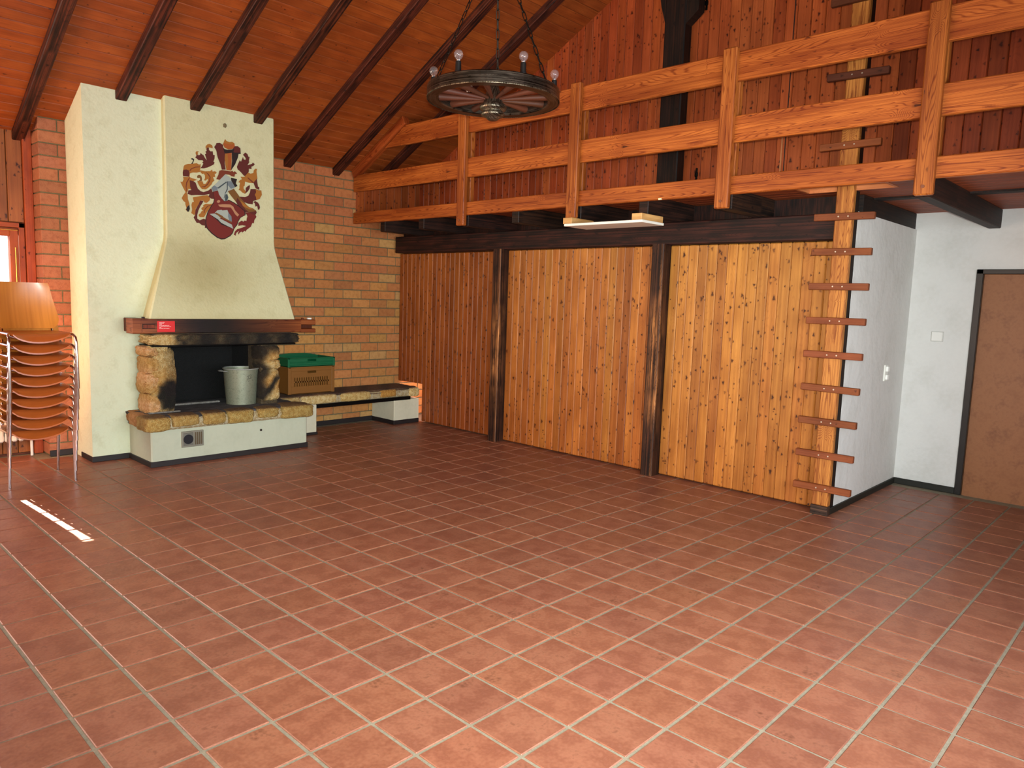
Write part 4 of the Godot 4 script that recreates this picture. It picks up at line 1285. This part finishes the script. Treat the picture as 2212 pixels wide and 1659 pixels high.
# ---------------------------------------------------------------- stone bench along the brick wall
func build_bench() -> void:
	var t := thing("stone_bench", P(4.2, 0, -3.48), "low stone topped bench on white plinths along the brick wall", "bench")
	var white := Color(0.82, 0.80, 0.70)
	put("support", sh().paint(white).cut(1, bit()).box(P(4.75, 0.0, BRICK_Z + 0.001), P(5.14, 0.305, -3.255), 0.008), "whitewash", t)
	put("support", sh().paint(white).cut(1, bit()).box(P(3.232, 0.0, BRICK_Z + 0.001), P(3.668, 0.34, -3.255), 0.008), "whitewash", t)
	for q in [[4.742, 5.135, 0.052], [3.235, 3.676, 0.03]]:
		put("skirting", sh().paint(Color(0.12, 0.095, 0.085)).box(P(q[0], 0, BRICK_Z), P(q[1], q[2], -3.247), 0.003), "matt", t)
	put("steel_bar", sh().paint(Color(0.10, 0.10, 0.10)).box(P(3.668, 0.298, -3.30), P(5.0, 0.34, -3.25), 0.003), "dull_metal", t)
	put("slab_bed", sh().paint(Color(0.78, 0.78, 0.74)).cut(0, bit()).box(P(3.23, 0.335, BRICK_Z + 0.001), P(5.13, 0.435, -3.262), 0.015), "stone", t)
	var top := func(w: Vector3) -> Color:
		return Color(0.46, 0.38, 0.33).lerp(Color(0.30, 0.25, 0.23), 0.5 + 0.5 * sin(w.x * 19.0 + w.z * 13.0)).srgb_to_linear()
	put("slab_top", sh().cut(0, bit()).rock(P(4.18, 0.425, -3.49), P(1.91, 0.055, 0.45), 88, 0.02, 12.0, 20, top), "stone", t)
	var n := 90
	for q in [[3.36, 0.398, 0.22, 0.09, 0], [3.70, 0.395, 0.50, 0.115, 1], [4.19, 0.392, 0.47, 0.115, 2], [4.665, 0.395, 0.26, 0.105, 3], [5.06, 0.385, 0.18, 0.12, 1]]:
		n += 1
		var tone: Color = [Color(0.80, 0.74, 0.58), Color(0.93, 0.89, 0.74), Color(0.88, 0.82, 0.62), Color(0.82, 0.66, 0.38)][q[4]]
		var es := func(w: Vector3) -> Color:
			return tone.lerp(Color(0.42, 0.33, 0.27), smoothstep(0.425, 0.455, w.y) * 0.8).srgb_to_linear()
		put("slab_stone", sh().cut(0, bit()).rock(P(q[0], q[1], -3.345), P(q[2], q[3], 0.20), n, 0.045, 5.0, 9, es), "stone", t)


# ---------------------------------------------------------------- two plastic crates on the bench
func crate(called: String, lo: Vector3, hi: Vector3, col: Color, label: String, slots: int) -> Node3D:
	var t := thing(called, P((lo.x + hi.x) / 2, lo.y, (lo.z + hi.z) / 2), label, "crate", "plastic crates on the stone bench")
	var w := 0.012
	var s := sh().paint(col)
	s.box(P(lo.x, lo.y, lo.z), P(hi.x, lo.y + 0.01, hi.z), 0.002)
	s.box(P(lo.x, lo.y, lo.z), P(hi.x, hi.y, lo.z + w), 0.003)
	s.box(P(lo.x, lo.y, lo.z), P(lo.x + w, hi.y, hi.z), 0.003)
	s.box(P(hi.x - w, lo.y, lo.z), P(hi.x, hi.y, hi.z), 0.003)
	var mx := (lo.x + hi.x) / 2.0
	var h := hi.y - lo.y
	# front: built of strips round the hand hole and the slots
	var gy := hi.y - h * (0.20 if slots else 0.26)
	var gh := 0.024 if slots else 0.032
	s.box(P(lo.x, gy + gh / 2, hi.z - w), P(hi.x, hi.y, hi.z), 0.003)
	s.box(P(lo.x, gy - gh / 2, hi.z - w), P(mx - 0.055, gy + gh / 2, hi.z))
	s.box(P(mx + 0.055, gy - gh / 2, hi.z - w), P(hi.x, gy + gh / 2, hi.z))
	if slots:
		var y0 := lo.y + h * 0.29
		var y1 := lo.y + h * 0.61
		s.box(P(lo.x, y1, hi.z - w), P(hi.x, gy - gh / 2, hi.z))
		s.box(P(lo.x, lo.y, hi.z - w), P(hi.x, y0, hi.z), 0.003)
		var a := lo.x + 0.07
		var b := hi.x - 0.07
		s.box(P(lo.x, y0, hi.z - w), P(a, y1, hi.z))
		s.box(P(b, y0, hi.z - w), P(hi.x, y1, hi.z))
		s.box(P(a, (y0 + y1) / 2 - 0.008, hi.z - w), P(b, (y0 + y1) / 2 + 0.008, hi.z))
		var step := (b - a) / slots
		for k in slots:
			s.box(P(a + (k + 0.5) * step, y0, hi.z - w), P(a + (k + 1.0) * step, y1, hi.z))
	else:
		s.box(P(lo.x, lo.y, hi.z - w), P(hi.x, gy - gh / 2, hi.z), 0.003)
	put("body", s, "plastic", t)
	var r := sh().paint(col)
	for q in [[lo.x - 0.006, lo.x + w + 0.004, lo.z - 0.006, hi.z + 0.006], [hi.x - w - 0.004, hi.x + 0.006, lo.z - 0.006, hi.z + 0.006], [lo.x, hi.x, lo.z - 0.006, lo.z + w + 0.004], [lo.x, hi.x, hi.z - w - 0.004, hi.z + 0.006]]:
		r.box(P(q[0], hi.y - 0.014, q[2]), P(q[1], hi.y, q[3]), 0.003)
	if slots == 0:
		for y in [lo.y + 0.02, lo.y + 0.042]: r.box(P(lo.x - 0.004, y, hi.z - 0.01), P(hi.x + 0.004, y + 0.006, hi.z + 0.005), 0.002)
		r.box(P(lo.x - 0.005, lo.y, hi.z - 0.02), P(lo.x + 0.02, hi.y, hi.z + 0.006), 0.003).box(P(hi.x - 0.02, lo.y, hi.z - 0.02), P(hi.x + 0.005, hi.y, hi.z + 0.006), 0.003)
	else:
		r.box(P(lo.x - 0.004, lo.y, hi.z - 0.03), P(lo.x + 0.035, hi.y, hi.z + 0.006), 0.004).box(P(hi.x - 0.035, lo.y, hi.z - 0.03), P(hi.x + 0.004, hi.y, hi.z + 0.006), 0.004)
	put("rim", r, "plastic", t)
	return t


func build_crates() -> void:
	crate("plastic_crate", P(3.365, 0.458, -3.68), P(3.945, 0.762, -3.34), Color(0.50, 0.33, 0.15), "brown plastic crate with slotted front under the green one", 15)
	var g := crate("plastic_crate", P(3.36, 0.763, -3.68), P(3.945, 0.862, -3.335), Color(0.03, 0.36, 0.22), "shallow green plastic crate on top of the brown one", 0)
	var r := sh().paint(Color(0.03, 0.33, 0.20))
	for z in [-3.68, -3.347]:
		if z > -3.5: continue
		r.prism(PackedVector2Array([Vector2(3.36, 0.858), Vector2(3.945, 0.858), Vector2(3.90, 0.868), Vector2(3.76, 0.888), Vector2(3.56, 0.888), Vector2(3.40, 0.872)]), 2, z, z + 0.012)
	put("raised_edge", r, "plastic", g)


# ---------------------------------------------------------------- bucket on the hearth
func build_bucket() -> void:
	var at := P(2.703, 0.452, -3.10)
	var t := thing("bucket", at, "galvanised bucket with two side handles standing in the fireplace", "bucket")
	var col := Color(0.55, 0.575, 0.49)
	var s := sh().paint(col).cut(1, bit())
	s.lathe(at, [[0.0, 0.004], [0.136, 0.004], [0.138, 0.0], [0.143, 0.0], [0.143, 0.012], [0.141, 0.014], [0.152, 0.13], [0.160, 0.25], [0.166, 0.352], [0.168, 0.356]], 40)
	s.lathe(at, [[0.164, 0.356], [0.156, 0.25], [0.137, 0.014], [0.0, 0.010]], 40)
	put("body", s, "galvanised", t)
	var rim := []
	for k in 41: rim.append(at + P(cos(TAU * k / 40.0) * 0.169, 0.356, sin(TAU * k / 40.0) * 0.169))
	put("rim", sh().paint(Color(0.66, 0.67, 0.64)).tube(rim, 0.0065, 8), "galvanised", t)
	for sd in [-1.0, 1.0]:
		var h := []
		for k in 11:
			var a := PI * k / 10.0 - PI / 2.0
			h.append(at + P(sd * (0.166 + cos(a) * 0.062), 0.334 + cos(a) * 0.004, sin(a) * 0.055))
		put("handle", sh().paint(Color(0.55, 0.56, 0.54) if sd < 0 else Color(0.16, 0.15, 0.15)).tube(h, 0.005, 8), "galvanised", t)
	# a few strokes of black marker
	var mk := sh().paint(Color(0.10, 0.10, 0.10))
	var strokes := [[0.10, 0.285, 0.30, 0.305], [0.12, 0.25, 0.16, 0.285], [0.16, 0.262, 0.40, 0.270], [0.30, 0.27, 0.36, 0.30], [0.14, 0.235, 0.22, 0.238]]
	for q in strokes:
		var path := []
		for k in 5:
			var a := lerpf(q[0], q[2], k / 4.0)
			var y := lerpf(q[1], q[3], k / 4.0)
			var r := 0.1405 + y * 0.0755 + 0.0006
			var w := a + 0.98
			path.append(at + P(sin(w - 1.15) * r, y, cos(w - 1.15) * r))
		mk.tube(path, 0.0016, 5)
	put("marker_scrawl", mk, "matt", t)


# ---------------------------------------------------------------- wagon wheel lamp
func build_chandelier() -> void:
	var c := P(2.882, 2.96, 0.226)
	var t := thing("wagon_wheel_chandelier", c, "black wagon wheel chandelier with clear globe bulbs hanging on chains", "chandelier")
	var iron := Color(0.44, 0.44, 0.43)
	var rim := sh().paint(iron).cut(1, bit())
	var prof := [[0.372, -0.034], [0.378, -0.040], [0.442, -0.040], [0.450, -0.033], [0.450, 0.033], [0.442, 0.040], [0.378, 0.040], [0.372, 0.034], [0.372, -0.034]]
	var rows := []
	for q in prof:
		var line := []
		for k in 72:
			var a := -TAU * k / 72.0
			line.append(c + P(cos(a) * q[0], q[1], sin(a) * q[0]))
		rows.append(line)
	for i in rows.size() - 1:
		for k in 72:
			var quad := [rows[i][k], rows[i][(k + 1) % 72], rows[i + 1][(k + 1) % 72], rows[i + 1][k]]
			var out := Vector3.ZERO
			var r0: Array = prof[i]
			var r1: Array = prof[i + 1]
			var d := Vector2(r1[0] - r0[0], r1[1] - r0[1])
			var a := -TAU * (k + 0.5) / 72.0
			out = P(cos(a) * d.y, -d.x, sin(a) * d.y)
			var nn := out.normalized()
			var ang := []
			for w in quad: ang.append(Vector2(atan2(w.z - c.z, w.x - c.x) * 0.42 + c.x, w.y + (w.x - c.x) * 0.0))
			if absf(ang[1].x - ang[0].x) > 1.0:
				for e in 4:
					if ang[e].x < c.x: ang[e].x += TAU * 0.42
			var uvs := []
			for e in 4: uvs.append(Vector2(ang[e].y + Vector2(quad[e].x - c.x, quad[e].z - c.z).length(), ang[e].x))
			for w in [[0, 1, 2], [0, 2, 3]]:
				rim.tri(quad[w[0]], quad[w[1]], quad[w[2]], nn, nn, nn, uvs[w[0]], uvs[w[1]], uvs[w[2]], rim.tint, rim.tint, rim.tint)
	put("rim", rim, "silvered_black", t)
	put("rim_ring", sh().paint(Color(0.60, 0.60, 0.56)).lathe(c, [[0.4505, -0.041], [0.4525, -0.041], [0.4525, -0.033], [0.4505, -0.033]], 72), "silvered_black", t)
	var hub := sh().paint(Color(0.58, 0.58, 0.55)).cut(1, bit())
	hub.lathe(c, [[0.0, -0.165], [0.030, -0.164], [0.042, -0.155], [0.048, -0.146], [0.072, -0.140], [0.082, -0.126], [0.075, -0.110], [0.066, -0.104], [0.086, -0.096], [0.094, -0.080], [0.086, -0.062], [0.066, -0.052], [0.060, -0.02], [0.050, 0.02], [0.036, 0.05], [0.032, 0.062], [0.050, 0.085], [0.062, 0.10], [0.056, 0.108], [0.0, 0.11]], 32)
	put("hub", hub, "silvered_black", t)
	for k in 12:
		var a := TAU * k / 12.0 + 0.12
		var s := sh().paint(vary(Color(0.34, 0.19, 0.13), 0.12)).cut(0, bit())
		s.xf = Transform3D(Basis(Vector3.UP, a), c)
		var path := []
		for q in [0.055, 0.1, 0.2, 0.3, 0.38]: path.append(P(q, -0.03 + 0.022 * (q / 0.38), 0))
		s.tube(path, 0.019, 8, [0.6, 0.65, 0.85, 1.15, 1.35])
		put("spoke", s, "plain_wood", t)
	for deg in [168.0, 108.0, 48.0, -12.0, -72.0, -132.0]:
		var a := deg_to_rad(deg)
		var at := c + P(cos(a) * 0.411, 0.04, sin(a) * 0.411)
		var sk := put("lamp_socket", sh().paint(Color(0.055, 0.055, 0.055)).lathe(at, [[0.0, -0.01], [0.024, -0.01], [0.024, 0.008], [0.019, 0.014], [0.018, 0.066], [0.016, 0.07], [0.0, 0.07]], 16), "plastic", t)
		put("bulb", sh().lathe(at + P(0, 0.07, 0), [[0.013, -0.004], [0.013, 0.006], [0.018, 0.014], [0.027, 0.026], [0.030, 0.040], [0.027, 0.054], [0.018, 0.065], [0.008, 0.0695], [0.0, 0.070]], 20), "bulb_glass", sk)
		put("bulb_cap", sh().lathe(at + P(0, 0.068, 0), [[0.0, 0.03], [0.003, 0.03], [0.004, 0.012], [0.0125, 0.010], [0.0125, 0.0], [0.0, 0.0]], 12), "chrome", sk)
	var apex := c + P(0, 1.02, 0)
	for deg in [199.0, 79.0, 319.0]:
		var a := deg_to_rad(deg)
		var from := c + P(cos(a) * 0.411, 0.045, sin(a) * 0.411)
		put("chain", chain(from, apex, 0.062), "dull_metal", t)
	put("chain", chain(apex, P(c.x, ceil_y(c.z) - 0.05, c.z), 0.062), "dull_metal", t)
	put("ceiling_hook", sh().paint(Color(0.10, 0.10, 0.10)).lathe(P(c.x, ceil_y(c.z) - 0.06, c.z), [[0.0, 0.0], [0.03, 0.0], [0.03, 0.06], [0.0, 0.08]], 12), "dull_metal", t)


func chain(a: Vector3, b: Vector3, pitch: float) -> Shape:
	var s := sh().paint(Color(0.16, 0.14, 0.13))
	var d := (b - a).normalized()
	var side := d.cross(P(0.3, 0.2, 0.9)).normalized()
	var side2 := d.cross(side)
	var n := int(round(a.distance_to(b) / pitch))
	for k in n:
		var m := a.lerp(b, (k + 0.5) / n)
		var w := side if k % 2 == 0 else side2
		var path := []
		for q in 13:
			var t := TAU * q / 12.0
			path.append(m + d * clampf(cos(t) * 1.5, -1, 1) * pitch * 0.58 + w * sin(t) * 0.010)
		s.tube(path, 0.0032, 6)
	return s


# ---------------------------------------------------------------- stacked chairs
func make_chair(label: String) -> Node3D:
	var t := thing("stacking_chair", P(0, 0, 0), label, "chair", "chrome and plywood chairs in two tall stacks")
	var wood := Color(0.82, 0.46, 0.21)
	# seat shell, dished and rolled down at the front
	var rows := []
	var low := []
	for i in 11:
		var v := i / 10.0                     # 0 at the back, 1 at the front edge
		var line := []
		var under := []
		for j in 13:
			var u := j / 6.0 - 1.0
			var w := 0.198 + 0.012 * v - 0.02 * pow(maxf(absf(v - 0.5) * 2.0, 0.0), 6.0)
			var roll := smoothstep(0.80, 1.0, v)
			var y := 0.438 - 0.010 * (1.0 - u * u) * smoothstep(0.0, 0.35, v) - 0.048 * pow(1.0 - u * u, 0.7) * pow(roll, 1.4) * (1.0 - 0.22 * u) - 0.008 * roll
			var z := -0.20 + 0.405 * v - 0.012 * u * u * v - 0.012 * roll
			line.append(P(u * w, y, z))
			under.append(P(u * w, y - 0.011, z))
		rows.append(line)
		low.append(under)
	var s := sh().paint(wood).cut(0, Vector2.ZERO)
	s.grid(rows)
	var flip := []
	for r in low:
		var q: Array = r.duplicate()
		q.reverse()
		flip.append(q)
	s.grid(flip)
	edge_band(s, rows, low)
	put("seat", s, "ply", t)
	rows = []
	low = []
	for i in 11:
		var v := i / 10.0
		var line := []
		var under := []
		for j in 13:
			var u := j / 6.0 - 1.0
			var w := lerpf(0.226, 0.178, smoothstep(0.1, 1.0, v)) - 0.05 * pow(clampf((0.2 - v) / 0.2, 0, 1), 2.0) - 0.012 * pow(clampf((v - 0.85) / 0.15, 0, 1), 2.0)
			var y := 0.455 + 0.365 * v
			var z := -0.235 - 0.085 * v + 0.035 * u * u - 0.02 * sin(v * PI)
			line.append(P(u * w, y, z))
			under.append(P(u * w, y, z - 0.010))
		rows.append(line)
		low.append(under)
	s = sh().paint(Color(0.86, 0.57, 0.25)).cut(1, Vector2(0.4, 0.2))
	flip = []
	for r in rows:
		var q: Array = r.duplicate()
		q.reverse()
		flip.append(q)
	s.grid(flip)
	s.grid(low)
	edge_band(s, rows, low)
	put("backrest", s, "ply", t)
	for sd in [-1.0, 1.0]:
		var x: float = sd * 0.2275
		var fl := [P(x, 0.0, 0.205), P(x * 0.985, 0.36, 0.20), P(x * 0.97, 0.405, 0.192), P(x * 0.95, 0.424, 0.165), P(x * 0.93, 0.428, 0.12)]
		var rl := [P(x * 0.93, 0.428, 0.12), P(x * 0.93, 0.428, -0.12), P(x * 0.95, 0.418, -0.17), P(x * 0.97, 0.38, -0.205), P(x * 0.99, 0.0, -0.265)]
		put("leg", sh().tube(fl, 0.0105, 10), "chrome", t)
		put("leg", sh().tube(rl, 0.0105, 10), "chrome", t)
		put("back_support", sh().tube([P(sd * 0.17, 0.42, -0.15), P(sd * 0.172, 0.43, -0.225), P(sd * 0.172, 0.47, -0.25), P(sd * 0.165, 0.62, -0.285)], 0.009, 8), "chrome", t)
	put("crossbar", sh().tube([P(-0.212, 0.416, 0.10), P(-0.12, 0.392, 0.10), P(0.12, 0.392, 0.10), P(0.212, 0.416, 0.10)], 0.008, 8), "chrome", t)
	put("crossbar", sh().tube([P(-0.21, 0.42, -0.13), P(0.21, 0.42, -0.13)], 0.008, 8), "chrome", t)
	return t


func edge_band(s: Shape, a: Array, b: Array) -> void:
	var loop := []
	var n: int = a.size()
	var m: int = a[0].size()
	for j in m: loop.append([0, j])
	for i in range(1, n): loop.append([i, m - 1])
	for j in range(m - 2, -1, -1): loop.append([n - 1, j])
	for i in range(n - 2, 0, -1): loop.append([i, 0])
	var mid: Vector3 = a[n / 2][m / 2]
	for k in loop.size():
		var p: Array = loop[k]
		var q: Array = loop[(k + 1) % loop.size()]
		s.flat([a[p[0]][p[1]], a[q[0]][q[1]], b[q[0]][q[1]], b[p[0]][p[1]]], a[p[0]][p[1]] - mid)


func build_chairs() -> void:
	var order := ["lowest", "second from the bottom", "third from the bottom", "fourth from the bottom", "fifth from the bottom", "fifth from the top", "fourth from the top", "third from the top", "second from the top", "topmost"]
	var first := make_chair("")
	for st in 2:
		for k in 10:
			var c: Node3D = first
			if st > 0 or k > 0:
				c = first.duplicate()
				c.name = numbered("stacking_chair")
				add_child(c)
			c.position = P(0.8385 if st == 0 else 0.306, k * 0.0856, -2.855 + k * 0.0165)
			c.set_meta("label", ("%s plywood and chrome chair in the stack beside the brick pier" if st == 0 else "%s chair in the stack cut off by the left edge") % order[k])


# ---------------------------------------------------------------- small fittings
func build_small_things() -> void:
	# radiator under the window
	var rd := thing("radiator", P(0.6, 0.12, -3.86), "white ribbed radiator under the window behind the chairs", "radiator")
	for k in 16:
		put("rib", sh().paint(Color(0.86, 0.86, 0.83)).box(P(0.16 + k * 0.052, 0.15, -3.92), P(0.204 + k * 0.052, 0.72, -3.82), 0.012), "enamel", rd)
	put("pipe", sh().paint(Color(0.86, 0.86, 0.83)).tube([P(0.15, 0.18, -3.87), P(1.07, 0.18, -3.87)], 0.018, 10).tube([P(0.15, 0.69, -3.87), P(1.0, 0.69, -3.87)], 0.018, 10).tube([P(1.05, 0.0, -3.87), P(1.05, 0.19, -3.87)], 0.012, 10), "enamel", rd)
	for x in [0.3, 0.85]:
		put("bracket", sh().paint(Color(0.8, 0.8, 0.78)).box(P(x, 0.5, -3.948), P(x + 0.03, 0.54, -3.90)), "enamel", rd)
	# white panel slung under two joists
	var p := thing("hanging_panel", P(4.45, 2.245, 0.1), "flat white panel on pale wood battens slung under the gallery joists", "panel")
	put("panel", sh().paint(Color(0.90, 0.90, 0.86)).box(P(4.335, 2.243, -0.315), P(4.66, 2.264, 0.505), 0.002), "enamel", p)
	for z in [-0.29, 0.44]:
		put("batten", sh().paint(Color(0.86, 0.70, 0.47)).cut(0, bit()).box(P(4.34, 2.264, z - 0.043 - (0.017 if z < 0 else -0.017) * 0.0), P(4.66, 2.318, z + 0.055), 0.003), "plain_wood", p)
	# switch plates
	var sw := thing("light_switch", P(6.085, 1.055, SIDE_Z), "narrow white double light switch on the side wall near the corner", "light switch")
	put("plate", sh().paint(Color(0.93, 0.93, 0.90)).box(P(6.045, 0.99, SIDE_Z), P(6.125, 1.13, SIDE_Z + 0.012), 0.003), "enamel", sw)
	for y in [1.025, 1.095]:
		put("rocker", sh().paint(Color(0.95, 0.95, 0.93)).box(P(6.062, y - 0.022, SIDE_Z + 0.011), P(6.108, y + 0.022, SIDE_Z + 0.03), 0.004), "enamel", sw)
	var bx := thing("wall_box", P(DOOR_X, 1.384, 2.162), "small square white box on the white wall beside the door", "wall box")
	put("cover", sh().paint(Color(0.92, 0.92, 0.90)).box(P(DOOR_X - 0.022, 1.343, 2.120), P(DOOR_X, 1.425, 2.206), 0.004), "enamel", bx)
	put("base", sh().paint(Color(0.80, 0.80, 0.78)).box(P(DOOR_X - 0.008, 1.338, 2.114), P(DOOR_X + 0.001, 1.430, 2.212), 0.002), "enamel", bx)
